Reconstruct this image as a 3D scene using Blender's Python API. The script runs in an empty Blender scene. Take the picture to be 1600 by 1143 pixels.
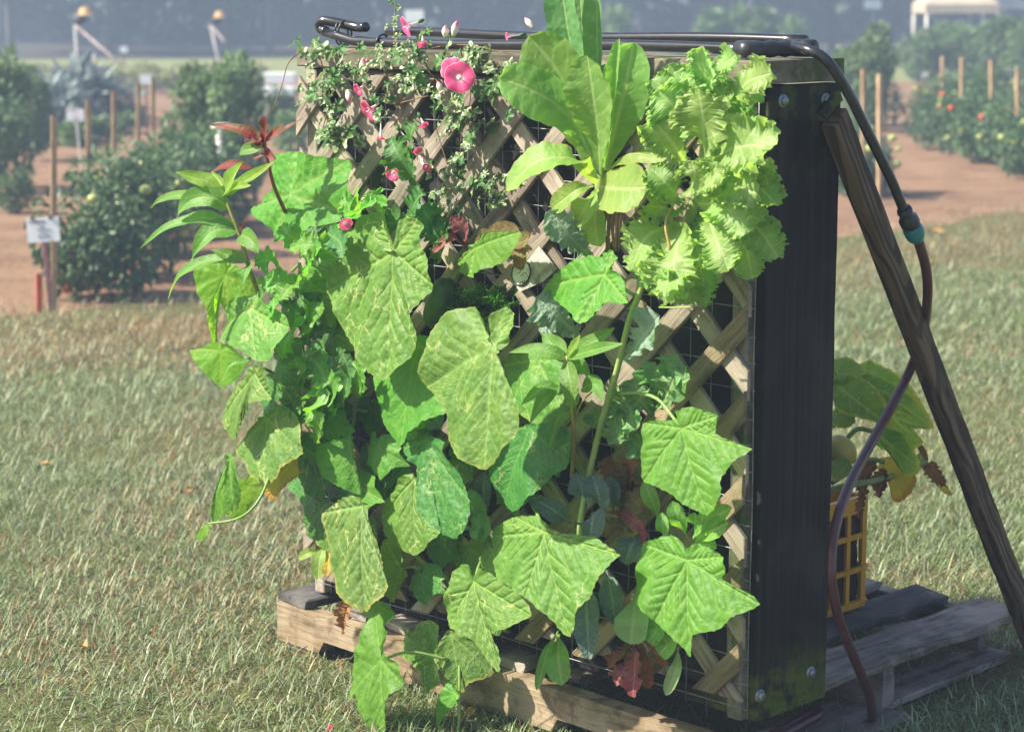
import bpy, bmesh, math, random
import numpy as np
from mathutils import Matrix, Vector, noise

# ------------------------------------------------------------------ camera, world, sun, exposure
sc = bpy.context.scene
col = sc.collection
FPX, HORIZON, CAM_Z = 3400.0, -20.0, 1.5          # focal length and horizon row in photo pixels (1600 x 1143)
PITCH = math.atan((571.5 - HORIZON) / FPX)
cam_d = bpy.data.cameras.new('camera')
cam = bpy.data.objects.new('camera', cam_d); col.objects.link(cam)
cam.location = (0, 0, CAM_Z)
cam.rotation_euler = (math.pi / 2 - PITCH, 0, 0)
cam_d.sensor_width = 36.0
cam_d.lens = 36.0 * FPX / 1600.0
cam_d.clip_start = 0.05
cam_d.clip_end = 600
cam_d.dof.use_dof = True
cam_d.dof.focus_distance = 4.35
cam_d.dof.aperture_fstop = 5.2
sc.camera = cam

SUN_EL, SUN_AZ = math.radians(42), math.radians(-97)   # azimuth from +Y towards +X: the sun stands to the left
world = bpy.data.worlds.new('World'); sc.world = world
world.use_nodes = True
wn = world.node_tree
sky = wn.nodes.new('ShaderNodeTexSky')
sky.sky_type = 'NISHITA'; sky.sun_disc = False
sky.sun_elevation = SUN_EL; sky.sun_rotation = SUN_AZ
sky.dust_density = 2.0
wn.links.new(sky.outputs[0], wn.nodes['Background'].inputs[0])
wn.nodes['Background'].inputs[1].default_value = 0.085
sun_d = bpy.data.lights.new('sun', 'SUN')
sun_d.energy = 5.0; sun_d.angle = math.radians(0.9); sun_d.color = (1.0, 0.92, 0.77)
sun = bpy.data.objects.new('sun', sun_d); col.objects.link(sun)
SUN_DIR = Vector((math.sin(SUN_AZ) * math.cos(SUN_EL), math.cos(SUN_AZ) * math.cos(SUN_EL), math.sin(SUN_EL)))
sun.rotation_euler = SUN_DIR.to_track_quat('Z', 'Y').to_euler()
sun.location = SUN_DIR * 40
sc.view_settings.view_transform = 'Standard'
sc.view_settings.look = 'None'
sc.view_settings.gamma = 1.0
sc.view_settings.exposure = 1.27
sc.view_settings.use_curve_mapping = False
sc.cycles.use_denoising = True
sc.cycles.max_bounces = 7
sc.cycles.diffuse_bounces = 3
sc.cycles.glossy_bounces = 3
sc.cycles.transmission_bounces = 4
sc.cycles.volume_bounces = 0
sc.cycles.sample_clamp_indirect = 6

# ------------------------------------------------------------------ pixel <-> place
CAM = np.array([0, 0, CAM_Z])
RT = np.array([1.0, 0, 0]); UP = np.array([0, math.sin(PITCH), math.cos(PITCH)]); FW = np.array([0, math.cos(PITCH), -math.sin(PITCH)])
def ray(x, y):
    d = RT * (x - 800.0) - UP * (y - 571.5) + FW * FPX
    return d / np.linalg.norm(d)
def ground(x, y, z=0.0):                       # the point at height z seen at a pixel
    d = ray(x, y); return CAM + d * ((z - CAM_Z) / d[2])
def depth_of(p): return float((np.asarray(p) - CAM) @ FW)
def at_depth(x, y, dist):                      # a pixel at a given distance along the view axis
    d = ray(x, y); return CAM + d * (dist / (d @ FW))
def mpp(p): return depth_of(p) / FPX           # metres per photo pixel there
# frame of the planter: u runs left along its front, v up, n out of the front
ANG = math.radians(44.5)
O = ground(1170, 1136, 0.13)
LU = np.array([-math.sin(ANG), math.cos(ANG), 0.0]); VU = np.array([0, 0, 1.0]); NU = np.array([-math.cos(ANG), -math.sin(ANG), 0.0])
PW, PH, PD = 1.30, 1.24, 0.238
def P(u, v, n): return O + LU * u + VU * v + NU * n
def F(x, y, n=0.0):                            # pixel onto the plane n metres in front of the lattice
    d = ray(x, y); return CAM + d * (((O - CAM) @ NU + n) / (d @ NU))
def uvn(p): q = np.asarray(p) - O; return q @ LU, q @ VU, q @ NU

# ------------------------------------------------------------------ object helpers
LOC = {}
def tag(o, label=None, cat=None, group=None, kind=None):
    if label: o['label'] = label
    if cat: o['category'] = cat
    if group: o['group'] = group
    if kind: o['kind'] = kind
    return o
def thing(name, label, cat, loc, group=None):
    o = bpy.data.objects.new(name, None); col.objects.link(o)
    o.empty_display_size = 0.05
    o.location = [float(c) for c in loc]; LOC[o.name] = np.array(loc, float)
    return tag(o, label, cat, group)
def make_mesh(name, V, Fc, mat, attrs=None, smooth=True):
    me = bpy.data.meshes.new(name)
    V = np.asarray(V, dtype=np.float32)
    if isinstance(Fc, np.ndarray) and Fc.ndim == 2:
        nf, k = Fc.shape
        me.vertices.add(len(V)); me.vertices.foreach_set('co', V.ravel())
        me.loops.add(nf * k); me.loops.foreach_set('vertex_index', Fc.astype(np.int32).ravel())
        me.polygons.add(nf); me.polygons.foreach_set('loop_start', np.arange(0, nf * k, k, dtype=np.int32))
        try: me.polygons.foreach_set('loop_total', np.full(nf, k, dtype=np.int32))
        except Exception: pass
        me.update(calc_edges=True)
    else:
        me.from_pydata([tuple(map(float, v)) for v in V], [], [tuple(int(i) for i in f) for f in Fc])
    if smooth: me.polygons.foreach_set('use_smooth', np.ones(len(me.polygons), dtype=bool))
    for k, a in (attrs or {}).items():
        a = np.asarray(a, dtype=np.float32)
        if a.ndim == 1:
            at = me.attributes.new(k, 'FLOAT', 'POINT'); at.data.foreach_set('value', a)
        else:
            at = me.attributes.new(k, 'FLOAT_VECTOR', 'POINT'); at.data.foreach_set('vector', a.ravel())
    if mat: me.materials.append(mat)
    me.update()
    return me
def put(name, me, parent=None, M=None):        # link a mesh; M is its world matrix
    o = bpy.data.objects.new(name, me); col.objects.link(o)
    M = Matrix.Identity(4) if M is None else M
    if parent is not None:
        o.parent = parent
        pl = LOC.get(parent.name, np.zeros(3)); LOC[o.name] = pl
        o.matrix_basis = Matrix.Translation(-Vector(pl)) @ M
    else:
        o.matrix_basis = M
    return o
def mk(name, V, Fc, mat, parent=None, attrs=None, smooth=True):   # V in world coordinates
    V = np.asarray(V, float)
    if parent is not None:
        pl = LOC.get(parent.name, np.zeros(3))
        o = bpy.data.objects.new(name, make_mesh(name, V - pl, Fc, mat, attrs, smooth)); col.objects.link(o)
        o.parent = parent; LOC[o.name] = pl
        return o
    c = V.mean(0); c = np.array([c[0], c[1], V[:, 2].min()])
    o = bpy.data.objects.new(name, make_mesh(name, V - c, Fc, mat, attrs, smooth)); col.objects.link(o)
    o.location = c; LOC[o.name] = c
    return o
def frame(origin, x, y):                       # matrix with local x, y along given directions
    x = Vector(x).normalized(); z = x.cross(Vector(y)).normalized(); y = z.cross(x)
    M = Matrix((x, y, z)).transposed().to_4x4(); M.translation = Vector(origin); return M
rng = np.random.default_rng(7)
R = random.Random(11)

def board_mesh(name, L, W, T, mat, nx=8, jit=0.0015, bev=0.003, seed=0, ragged=0.0, split=0.0):
    """A plank along local x from 0 to L, eased edges, slightly uneven along its length; ragged: broken ends."""
    rg = np.random.default_rng(seed)
    b = min(bev, W * .2, T * .2)
    prof = [(-W/2+b, -T/2), (W/2-b, -T/2), (W/2, -T/2+b), (W/2, T/2-b), (W/2-b, T/2), (-W/2+b, T/2), (-W/2, T/2-b), (-W/2, -T/2+b)]
    k = len(prof); V = []; xs = np.linspace(0, L, nx + 1)
    for i, x in enumerate(xs):
        dy, dz = rg.normal(0, jit, 2)
        for j, (y, z) in enumerate(prof):
            ex = 0.0
            if i in (0, nx): ex = (1 if i == 0 else -1) * (b * .5 + ragged * rg.random())
            V.append((x + ex, y + dy + rg.normal(0, jit * .4), z + dz * .5 + rg.normal(0, jit * .3)))
    Fc = []
    for i in range(nx):
        for j in range(k):
            a, c = i * k + j, i * k + (j + 1) % k
            Fc.append((a, c, c + k, a + k))
    Fc.append(tuple(range(k))[::-1]); Fc.append(tuple(range(nx * k, nx * k + k)))
    return make_mesh(name, V, Fc, mat, smooth=False)
def board(name, mat, parent, p0, p1, ydir, W, T, **kw):       # a plank whose centre line runs p0 -> p1, its width along ydir
    d = np.asarray(p1, float) - np.asarray(p0, float); L = float(np.linalg.norm(d))
    return put(name, board_mesh(name, L, W, T, mat, **kw), parent, frame(p0, d, ydir))
def tube(pts, rad, sides=8, closed_ends=True):
    pts = np.asarray(pts, float); n = len(pts)
    rad = np.full(n, rad) if np.isscalar(rad) else np.asarray(rad, float)
    T = np.gradient(pts, axis=0); T /= np.linalg.norm(T, axis=1)[:, None] + 1e-12
    ref = np.array([0, 0, 1.0]) if abs(T[0] @ [0, 0, 1]) < .9 else np.array([1.0, 0, 0])
    V = []; u = np.cross(T[0], ref)
    for i in range(n):
        u = u - T[i] * (u @ T[i]); u /= np.linalg.norm(u) + 1e-12
        w = np.cross(T[i], u)
        for k in range(sides):
            a = 2 * math.pi * k / sides
            V.append(pts[i] + rad[i] * (u * math.cos(a) + w * math.sin(a)))
    Fc = []
    for i in range(n - 1):
        for k in range(sides):
            a, b = i * sides + k, i * sides + (k + 1) % sides
            Fc.append((a, b, b + sides, a + sides))
    if closed_ends:
        Fc.append(tuple(range(sides))[::-1]); Fc.append(tuple(range((n - 1) * sides, n * sides)))
    return np.array(V), Fc
def smooth_path(pts, n=24):                    # Catmull-Rom through the points
    p = np.asarray(pts, float)
    if len(p) < 3:
        t = np.linspace(0, 1, n)[:, None]; return p[0] * (1 - t) + p[-1] * t
    q = np.vstack([2 * p[0] - p[1], p, 2 * p[-1] - p[-2]])
    out = []; m = len(p) - 1
    for s in np.linspace(0, m - 1e-6, n):
        i = int(s); t = s - i
        a, b, c, d = q[i], q[i + 1], q[i + 2], q[i + 3]
        out.append(.5 * (2 * b + (c - a) * t + (2 * a - 5 * b + 4 * c - d) * t * t + (3 * b - a - 3 * c + d) * t ** 3))
    return np.array(out)
def joined(parts):                             # several (V, F) into one
    V, Fc, o = [], [], 0
    for v, f in parts:
        V.append(np.asarray(v, float)); Fc += [tuple(int(i) + o for i in q) for q in f]; o += len(v)
    return np.vstack(V), Fc
def box_vf(c, s, x=(1, 0, 0), y=(0, 1, 0)):
    x = np.array(x, float); x /= np.linalg.norm(x); y = np.array(y, float); y -= x * (x @ y); y /= np.linalg.norm(y); z = np.cross(x, y)
    V = [np.array(c) + x * sx * s[0] / 2 + y * sy * s[1] / 2 + z * sz * s[2] / 2 for sx in (-1, 1) for sy in (-1, 1) for sz in (-1, 1)]
    return np.array(V), [(0, 1, 3, 2), (4, 6, 7, 5), (0, 4, 5, 1), (2, 3, 7, 6), (0, 2, 6, 4), (1, 5, 7, 3)]

# ------------------------------------------------------------------ materials
class NT:
    def __init__(s, name):
        s.m = bpy.data.materials.new(name); s.m.use_nodes = True
        s.t = s.m.node_tree; s.out = s.t.nodes['Material Output']; s.p = s.t.nodes['Principled BSDF']
    def n(s, typ, **kw):
        x = s.t.nodes.new('ShaderNode' + typ)
        for k, v in kw.items():
            if k.startswith('i_'):
                key = k[2:]; key = int(key) if key.isdigit() else key.replace('_', ' ')
                s.set(x.inputs[key], v)
            else: setattr(x, k, v)
        return x
    def set(s, inp, v):
        if isinstance(v, bpy.types.NodeSocket): s.t.links.new(v, inp)
        else: inp.default_value = v
    def mix(s, f, a, b, mode='MIX'):
        x = s.t.nodes.new('ShaderNodeMix'); x.data_type = 'RGBA'; x.blend_type = mode
        s.set(x.inputs[0], f); s.set(x.inputs[6], c4(a)); s.set(x.inputs[7], c4(b)); return x.outputs[2]
    def math(s, op, a, b=0.0, clamp=False):
        x = s.t.nodes.new('ShaderNodeMath'); x.operation = op; x.use_clamp = clamp
        s.set(x.inputs[0], a); s.set(x.inputs[1], b); return x.outputs[0]
    def ramp(s, f, lo, hi):                    # smooth 0..1 between two values
        x = s.t.nodes.new('ShaderNodeMapRange'); x.interpolation_type = 'SMOOTHSTEP'
        s.set(x.inputs[0], f); x.inputs[1].default_value = lo; x.inputs[2].default_value = hi; return x.outputs[0]
    def noise(s, vec, scale, detail=3, rough=.55):
        x = s.n('TexNoise'); s.set(x.inputs['Scale'], scale); x.inputs['Detail'].default_value = detail
        x.inputs['Roughness'].default_value = rough
        if vec is not None: s.t.links.new(vec, x.inputs['Vector'])
        return x.outputs['Fac']
    def attr(s, name, out='Fac'): return s.n('Attribute', attribute_name=name).outputs[out]
    def bump(s, h, strength, dist=.001):
        x = s.n('Bump'); x.inputs['Strength'].default_value = strength; x.inputs['Distance'].default_value = dist
        s.set(x.inputs['Height'], h); return x.outputs[0]
def c4(c): return c if isinstance(c, bpy.types.NodeSocket) or not hasattr(c, '__len__') or len(c) == 4 else (*c, 1.0)

def leaf_mat(name, c1, c2, vein, trans=.35, tcol=None, rough=.42, edge=None, spot=None, miner=0.0, bump=.5, bscale=95.0, spec=.36, vary=.25, bloom=0.0):
    """Leaf skin: two greens in patches, paler veins, blotches, miner trails, yellowed margin, puckered relief, light shining through."""
    t = NT(name)
    lc = t.attr('lc', 'Vector'); ve = t.attr('vein'); ed = t.attr('edge')
    rnd = t.n('ObjectInfo').outputs['Random']
    base = t.mix(t.ramp(t.noise(lc, 28, 3), .35, .68), c1, c2)
    hs = t.n('HueSaturation'); t.set(hs.inputs['Color'], base)
    t.set(hs.inputs['Value'], t.math('ADD', t.math('MULTIPLY', rnd, vary), 1 - vary / 2))
    t.set(hs.inputs['Hue'], t.math('ADD', t.math('MULTIPLY', rnd, .03), .485))
    base = hs.outputs[0]
    base = t.mix(t.math('MULTIPLY', ve, .75), base, vein)
    if edge:
        e = t.math('MULTIPLY', t.ramp(t.math('ADD', ed, t.math('MULTIPLY', t.noise(lc, 40, 3), edge[2])), edge[1], edge[1] + .12), .85)
        base = t.mix(e, base, edge[0])
    if spot:
        sp = t.math('MULTIPLY', t.ramp(t.noise(lc, 42, 5, .6), spot[1], spot[1] + .08), .8)
        base = t.mix(sp, base, spot[0])
        fl = t.math('MULTIPLY', t.ramp(t.noise(lc, 190, 2, .6), .70, .78), .35)
        base = t.mix(fl, base, spot[0])
    if miner:
        w = t.n('TexNoise', i_Scale=30.0, i_Detail=2.0); t.t.links.new(lc, w.inputs['Vector'])
        wob = t.n('VectorMath', operation='MULTIPLY_ADD'); t.t.links.new(w.outputs['Color'], wob.inputs[0])
        wob.inputs[1].default_value = (.035, .035, .035); t.t.links.new(lc, wob.inputs[2])
        vo = t.n('TexVoronoi', feature='DISTANCE_TO_EDGE', i_Scale=26.0); t.t.links.new(wob.outputs[0], vo.inputs['Vector'])
        line = t.math('SUBTRACT', 1.0, t.ramp(vo.outputs['Distance'], .012, .05))
        mask = t.ramp(t.noise(lc, 13, 1), .56, .60)
        base = t.mix(t.math('MULTIPLY', t.math('MULTIPLY', line, mask), miner), base, (.50, .50, .22))
    vo2 = t.n('TexVoronoi', feature='SMOOTH_F1', i_Scale=bscale); t.t.links.new(lc, vo2.inputs['Vector'])
    h = t.math('SUBTRACT', t.math('MULTIPLY', t.noise(lc, bscale * 2.2, 2), .35), t.math('ADD', vo2.outputs['Distance'], t.math('MULTIPLY', ve, .9)))
    nb = t.bump(h, bump * .85, .004)
    p = t.p
    t.set(p.inputs['Base Color'], base); p.inputs['Specular IOR Level'].default_value = spec
    rr = t.math('ADD', rough + .02, t.math('MULTIPLY', t.noise(lc, 300, 2), .16)); t.set(p.inputs['Roughness'], rr)
    t.set(p.inputs['Normal'], nb)
    if bloom: p.inputs['Sheen Weight'].default_value = bloom; p.inputs['Sheen Roughness'].default_value = .5
    tr = t.n('BsdfTranslucent'); t.set(tr.inputs['Normal'], nb)
    tc = t.mix(.85, base, tcol or (1.5, 1.55, .35), 'MULTIPLY'); tc2 = t.mix(1.0, tc, (1.55, 1.55, 1.55), 'MULTIPLY'); t.set(tr.inputs['Color'], tc2)
    mx = t.n('MixShader', i_0=trans); t.t.links.new(p.outputs[0], mx.inputs[1]); t.t.links.new(tr.outputs[0], mx.inputs[2])
    t.t.links.new(mx.outputs[0], t.out.inputs['Surface'])
    return t.m

def wood_mat(name, dark, mid, light, grain=(1.6, 55, 55), moss=None, moss_lo=.58, rough=.8, bump=.6, knots=True, ringy=0.0):
    """Weathered timber: grain along local x, silvering in patches, cracks, knots, moss."""
    t = NT(name)
    tc = t.n('TexCoord').outputs['Object']
    rnd = t.n('ObjectInfo').outputs['Random']
    off = t.n('CombineXYZ'); t.set(off.inputs[0], t.math('MULTIPLY', rnd, 31.0)); t.set(off.inputs[1], t.math('MULTIPLY', rnd, 17.0)); t.set(off.inputs[2], t.math('MULTIPLY', rnd, 7.0))
    ad = t.n('VectorMath', operation='ADD'); t.t.links.new(tc, ad.inputs[0]); t.t.links.new(off.outputs[0], ad.inputs[1]); v0 = ad.outputs[0]
    wv = t.n('TexNoise', i_Scale=7.0, i_Detail=1.0); t.t.links.new(v0, wv.inputs['Vector'])
    wb = t.n('VectorMath', operation='MULTIPLY_ADD'); t.t.links.new(wv.outputs['Color'], wb.inputs[0]); wb.inputs[1].default_value = (0, .03, .03); t.t.links.new(v0, wb.inputs[2])
    mp = t.n('Mapping'); t.t.links.new(wb.outputs[0], mp.inputs[0]); mp.inputs['Scale'].default_value = grain; g = mp.outputs[0]
    n1 = t.noise(g, 1.0, 5, .65); n2 = t.noise(g, 3.2, 4, .6)
    c = t.mix(t.ramp(n1, .30, .62), dark, mid)
    c = t.mix(t.math('MULTIPLY', t.ramp(t.noise(v0, 9.0, 4), .42, .66), .8), c, light)
    c = t.mix(t.math('MULTIPLY', t.ramp(n2, .56, .70), .55), c, dark)
    hgt = t.math('ADD', n1, t.math('MULTIPLY', n2, .7))
    if ringy:
        mp2 = t.n('Mapping'); t.t.links.new(wb.outputs[0], mp2.inputs[0]); mp2.inputs['Scale'].default_value = (1.0, 9.0, 9.0)
        dn = t.noise(mp2.outputs[0], 1.0, 1.5, .4)
        si = t.math('SINE', t.math('MULTIPLY', dn, 95.0))
        c = t.mix(t.math('MULTIPLY', t.ramp(si, -.3, .7), ringy), c, dark)
        hgt = t.math('ADD', hgt, t.math('MULTIPLY', si, -.25))
    if knots:
        mp3 = t.n('Mapping'); t.t.links.new(v0, mp3.inputs[0]); mp3.inputs['Scale'].default_value = (.45, 1, 1)
        vo = t.n('TexVoronoi', i_Scale=11.0); t.t.links.new(mp3.outputs[0], vo.inputs['Vector'])
        c = t.mix(t.math('MULTIPLY', t.math('SUBTRACT', 1.0, t.ramp(vo.outputs['Distance'], .05, .13)), .75), c, tuple(x * .55 for x in dark))
    if moss:
        mm = t.ramp(t.noise(v0, 14, 5, .65), moss_lo, moss_lo + .14)
        c = t.mix(t.math('MULTIPLY', mm, .8), c, moss)
    hs = t.n('HueSaturation'); t.set(hs.inputs['Color'], c); t.set(hs.inputs['Value'], t.math('ADD', t.math('MULTIPLY', rnd, .4), .8))
    t.set(t.p.inputs['Base Color'], hs.outputs[0]); t.p.inputs['Roughness'].default_value = rough
    t.p.inputs['Specular IOR Level'].default_value = .25
    t.set(t.p.inputs['Normal'], t.bump(hgt, bump, .003))
    return t.m

def plain_mat(name, c, rough=.5, c2=None, scale=40.0, spec=.4, bump=0.0, metal=0.0, trans=0.0, thr=(.4, .65)):
    t = NT(name)
    tc = t.n('TexCoord').outputs['Object']
    nz = t.noise(tc, scale, 4)
    t.set(t.p.inputs['Base Color'], t.mix(t.ramp(nz, *thr), c, c2 or tuple(x * .75 for x in c)))
    t.p.inputs['Roughness'].default_value = rough; t.p.inputs['Specular IOR Level'].default_value = spec; t.p.inputs['Metallic'].default_value = metal
    if bump: t.set(t.p.inputs['Normal'], t.bump(nz, bump, .002))
    if trans:
        tr = t.n('BsdfTranslucent'); t.set(tr.inputs['Color'], c4(c)); mx = t.n('MixShader', i_0=trans)
        t.t.links.new(t.p.outputs[0], mx.inputs[1]); t.t.links.new(tr.outputs[0], mx.inputs[2]); t.t.links.new(mx.outputs[0], t.out.inputs['Surface'])
    return t.m
# ------------------------------------------------------------------ leaf builders
def seg_dist(Q, A, B):                          # distance of points Q (k,2) to segments A-B (m,2), and the position along them
    d = B - A; L2 = (d * d).sum(1) + 1e-12
    t = np.clip(((Q[:, None, :] - A[None]) * d[None]).sum(2) / L2[None], 0, 1)
    c = A[None] + t[..., None] * d[None]
    return np.sqrt(((Q[:, None, :] - c) ** 2).sum(2)), t
def resample_closed(pts, n, teeth=0.0, seed=0, keep=()):
    p = np.asarray(pts, float); m = len(p); rg = np.random.default_rng(seed)
    seg = np.linalg.norm(np.roll(p, -1, 0) - p, axis=1); per = seg.sum()
    out, idx = [], {}
    cen = p.mean(0)
    for i in range(m):
        a, b, c, d = p[i - 1], p[i], p[(i + 1) % m], p[(i + 2) % m]
        k = max(2, int(round(n * seg[i] / per)))
        idx[i] = len(out)
        m1 = .32 * (c - a); m2 = .32 * (d - b)
        for j in range(k):
            t = j / k; t2, t3 = t * t, t ** 3
            out.append((2*t3-3*t2+1) * b + (t3-2*t2+t) * m1 + (-2*t3+3*t2) * c + (t3-t2) * m2)
    out = np.array(out); N = len(out)
    if teeth:
        tn = np.roll(out, -1, 0) - np.roll(out, 1, 0); nn = np.stack([tn[:, 1], -tn[:, 0]], 1); nn /= np.linalg.norm(nn, axis=1)[:, None] + 1e-9
        s = np.sign(((out - cen) * nn).sum(1)); nn *= np.median(s)
        ph = 0
        for i in range(N):
            ph = (ph + 1) % 4
            w = (0, .55, 1.0, .2)[ph] * (.4 + .9 * rg.random())
            out[i] += nn[i] * teeth * w
    return out, idx

def palmate(parent, outline, junc, n0, mat, a=0.0, b=-0.35, tips=None, curl=.10, wav=.024, seed=1, name='leaf', teeth=1.3, res=1.0, petiole=None, pmat=None, droop=0.0):
    """A lobed cucumber-type leaf traced from the photograph, set on its own tilted plane n0 in front of the lattice,
    then cupped, quilted between the veins and waved along its margin."""
    rg = np.random.default_rng(seed)
    J = F(*junc, n0); ju, jv, _ = uvn(J)
    e1 = LU + NU * a; e2 = VU + NU * b
    nrm = np.cross(e2, e1); nrm /= np.linalg.norm(nrm)
    if nrm @ NU < 0: nrm = -nrm
    e1 = e1 / np.linalg.norm(e1); e2 = np.cross(nrm, e1); 
    if e2 @ VU < 0: e2 = -e2
    def pl(x, y):
        d = ray(x, y); q = CAM + d * (((J - CAM) @ nrm) / (d @ nrm)) - J
        return np.array([q @ e1, q @ e2])
    pix = np.asarray(outline, float)
    size_px = np.ptp(pix, axis=0).max()
    n = int(max(48, min(230, size_px * 1.05 * res))); nr = int(max(10, min(54, size_px * .24 * res)))
    dense, idx = resample_closed(pix, n, teeth, seed)
    B = np.array([pl(*q) for q in dense]); N = len(B)
    size = np.linalg.norm(B, axis=1).max()
    if tips is None:                            # the lobes: local maxima of distance from the petiole
        r = np.linalg.norm(np.array([pl(*q) for q in pix]), axis=1); m = len(pix)
        tips = [i for i in range(m) if r[i] >= r[i-1] and r[i] >= r[(i+1) % m] and r[i] > .35 * r.max()]
    TP = np.array([pl(*pix[i]) for i in tips]); 
    A0 = np.zeros_like(TP); sa, sb = [], []
    for T in TP:
        L = np.linalg.norm(T); d = T / L; w = np.array([-d[1], d[0]])
        for f in (.2, .36, .52, .68, .82):
            for s in (-1, 1):
                dd = d * math.cos(.72) + w * s * math.sin(.72)
                q0 = T * f; ll = L * (.50 - .36 * f)
                sa.append(q0); sb.append(q0 + dd * ll)
    sa, sb = np.array(sa), np.array(sb)
    rr = np.linspace(0, 1, nr + 1)[1:] ** .85
    Q = np.vstack([[[0, 0]], (B[None] * rr[:, None, None]).reshape(-1, 2)])
    edge = np.concatenate([[0], np.repeat(rr, N)])
    dm, tm = seg_dist(Q, A0, TP); dmn = dm.min(1); tk = np.take_along_axis(tm, dm.argmin(1)[:, None], 1)[:, 0]
    ds, ts = seg_dist(Q, sa, sb); dsn = ds.min(1)
    k = size / .13
    vein = np.exp(-(dmn / (.0024 * k * (1.15 - .75 * tk) + 3e-4)) ** 2) + .7 * np.exp(-(dsn / (.0013 * k)) ** 2) * (edge < .97)
    vein = np.clip(vein, 0, 1)
    d2 = (Q ** 2).sum(1)
    ang = np.arctan2(Q[:, 1], Q[:, 0])
    h = -curl * d2 / size * 1.1
    h += .13 * np.minimum(dmn, .03 * k) + .10 * np.minimum(dsn, .011 * k) - .0012 * k * vein
    ph = rg.random(4) * 6.28
    h += size * wav * edge ** 2.2 * (np.sin(5 * ang + ph[0]) + .6 * np.sin(11 * ang + ph[1]) + .35 * np.sin(19 * ang + ph[2]))
    h += -droop * np.clip(-Q[:, 1], 0, None) ** 2 / size
    nz = np.array([noise.noise((x * 75 + seed, y * 75, seed * 3.1)) + .6 * noise.noise((x * 18 + seed, y * 18, 5.0)) * 2.2 for x, y in Q])
    h += .0011 * k * nz
    V = J + Q[:, :1] * e1 + Q[:, 1:] * e2 + h[:, None] * nrm
    fan = [(0, 1 + i, 1 + (i + 1) % N, 1 + (i + 1) % N) for i in range(N)]
    ii = np.arange(N); jj = (ii + 1) % N
    quads = [np.stack([1 + r * N + ii, 1 + (r + 1) * N + ii, 1 + (r + 1) * N + jj, 1 + r * N + jj], 1) for r in range(nr - 1)]
    Fc = [f[:3] for f in fan] + [tuple(q) for q in np.vstack(quads)]
    lc = np.column_stack([Q[:, 0] + seed * 1.37, Q[:, 1] + seed * .61, np.zeros(len(Q))])
    o = mk(name, V, Fc, mat, parent, {'vein': vein, 'edge': edge, 'lc': lc})
    if petiole is not None:                      # stalk from the junction back to a pixel at depth n
        pp = [J - nrm * .002] + [F(*q) for q in petiole]
        V2, F2 = tube(smooth_path(pp, 14), np.linspace(.0028, .0036, 14), 7)
        mk('leaf_stalk', V2, F2, pmat or M['stalk'], o)
    return o

def strap_vf(mid, halfw, hint, nseg=26, ncross=9, profile=None, cup=.25, ruffle=0.0, rfreq=9.0, lobes=0.0, nlobes=8, twist=0.0, seed=0, teeth=0.0, nteeth=18, pin=9.0, rib=.10, wavy=0.0, rpow=2.2):
    """A leaf along a mid-rib path: width profile, cupping, ruffled or lobed margin, pinnate veins."""
    rg = np.random.default_rng(seed)
    Pm = smooth_path(mid, nseg + 1); t = np.linspace(0, 1, nseg + 1)
    T = np.gradient(Pm, axis=0); T /= np.linalg.norm(T, axis=1)[:, None] + 1e-12
    L = np.linalg.norm(np.diff(Pm, axis=0), axis=1).sum()
    hint = np.asarray(hint, float)
    S = np.cross(T, hint); S /= np.linalg.norm(S, axis=1)[:, None] + 1e-9
    Nn = np.cross(S, T)
    if twist:
        a = twist * t; S, Nn = S * np.cos(a)[:, None] + Nn * np.sin(a)[:, None], Nn * np.cos(a)[:, None] - S * np.sin(a)[:, None]
    w = halfw * (profile(t) if profile else np.sin(np.pi * np.clip(t, 0, 1) ** .8) ** .75)
    s = np.linspace(-1, 1, ncross)
    ph = rg.random(8) * 6.28
    V, ve, ed, lc = [], [], [], []
    for i in range(nseg + 1):
        for j, sj in enumerate(s):
            side = 0 if sj < 0 else 1
            wl = w[i]
            if lobes:
                x = t[i] * nlobes + .35 * side; fr = abs((x % 1) - .5) * 2
                wl = wl * (1 - lobes * fr ** 1.3 * min(1, abs(sj) * 1.6))
            if teeth:
                x = t[i] * nteeth + .5 * side; wl = wl * (1 - teeth * (x % 1) * abs(sj) ** 2)
            as_ = abs(sj)
            h = cup * as_ ** 1.6 * wl
            lat = 0.0
            if ruffle:
                q = t[i] * rfreq * 6.28 + side * 2.3
                rf = as_ ** rpow * ruffle * halfw * (.35 + .65 * min(1, w[i] / halfw))
                h += rf * (math.sin(q + ph[0]) + .7 * math.sin(2.3 * q + ph[1] + 2 * as_) + .4 * math.sin(4.7 * q + ph[2]))
                lat = rf * .55 * math.sin(1.7 * q + ph[3]) * sj
                along = rf * .5 * math.cos(2.1 * q + ph[4])
            else: along = 0.0
            if wavy: h += wavy * halfw * as_ * math.sin(t[i] * 9 + ph[5] + side * 2)
            V.append(Pm[i] + S[i] * (sj * wl + lat) + Nn[i] * h + T[i] * along)
            x = t[i] * pin - as_ * w[i] * pin / max(L, 1e-6) * .9 + .5 * side
            v1 = math.exp(-((abs((x % 1) - .5)) / .075) ** 2) * .5 * (1 - as_ * .5)
            v0 = math.exp(-(as_ * (w[i] / halfw + .25) / (rib * (1.25 - t[i]) + .02)) ** 2)
            ve.append(min(1, v0 + v1)); ed.append(max(as_, t[i] ** 6)); lc.append((sj * wl + seed * .917, t[i] * L + seed * .37, 0))
    k = ncross; ii = np.arange(nseg)[:, None] * k + np.arange(k - 1)[None]
    ii = ii.ravel()
    Fc = np.stack([ii, ii + 1, ii + k + 1, ii + k], 1)
    return np.array(V), Fc, {'vein': ve, 'edge': ed, 'lc': lc}
OUTUP = np.array([-.55, -.72, .40])
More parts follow.
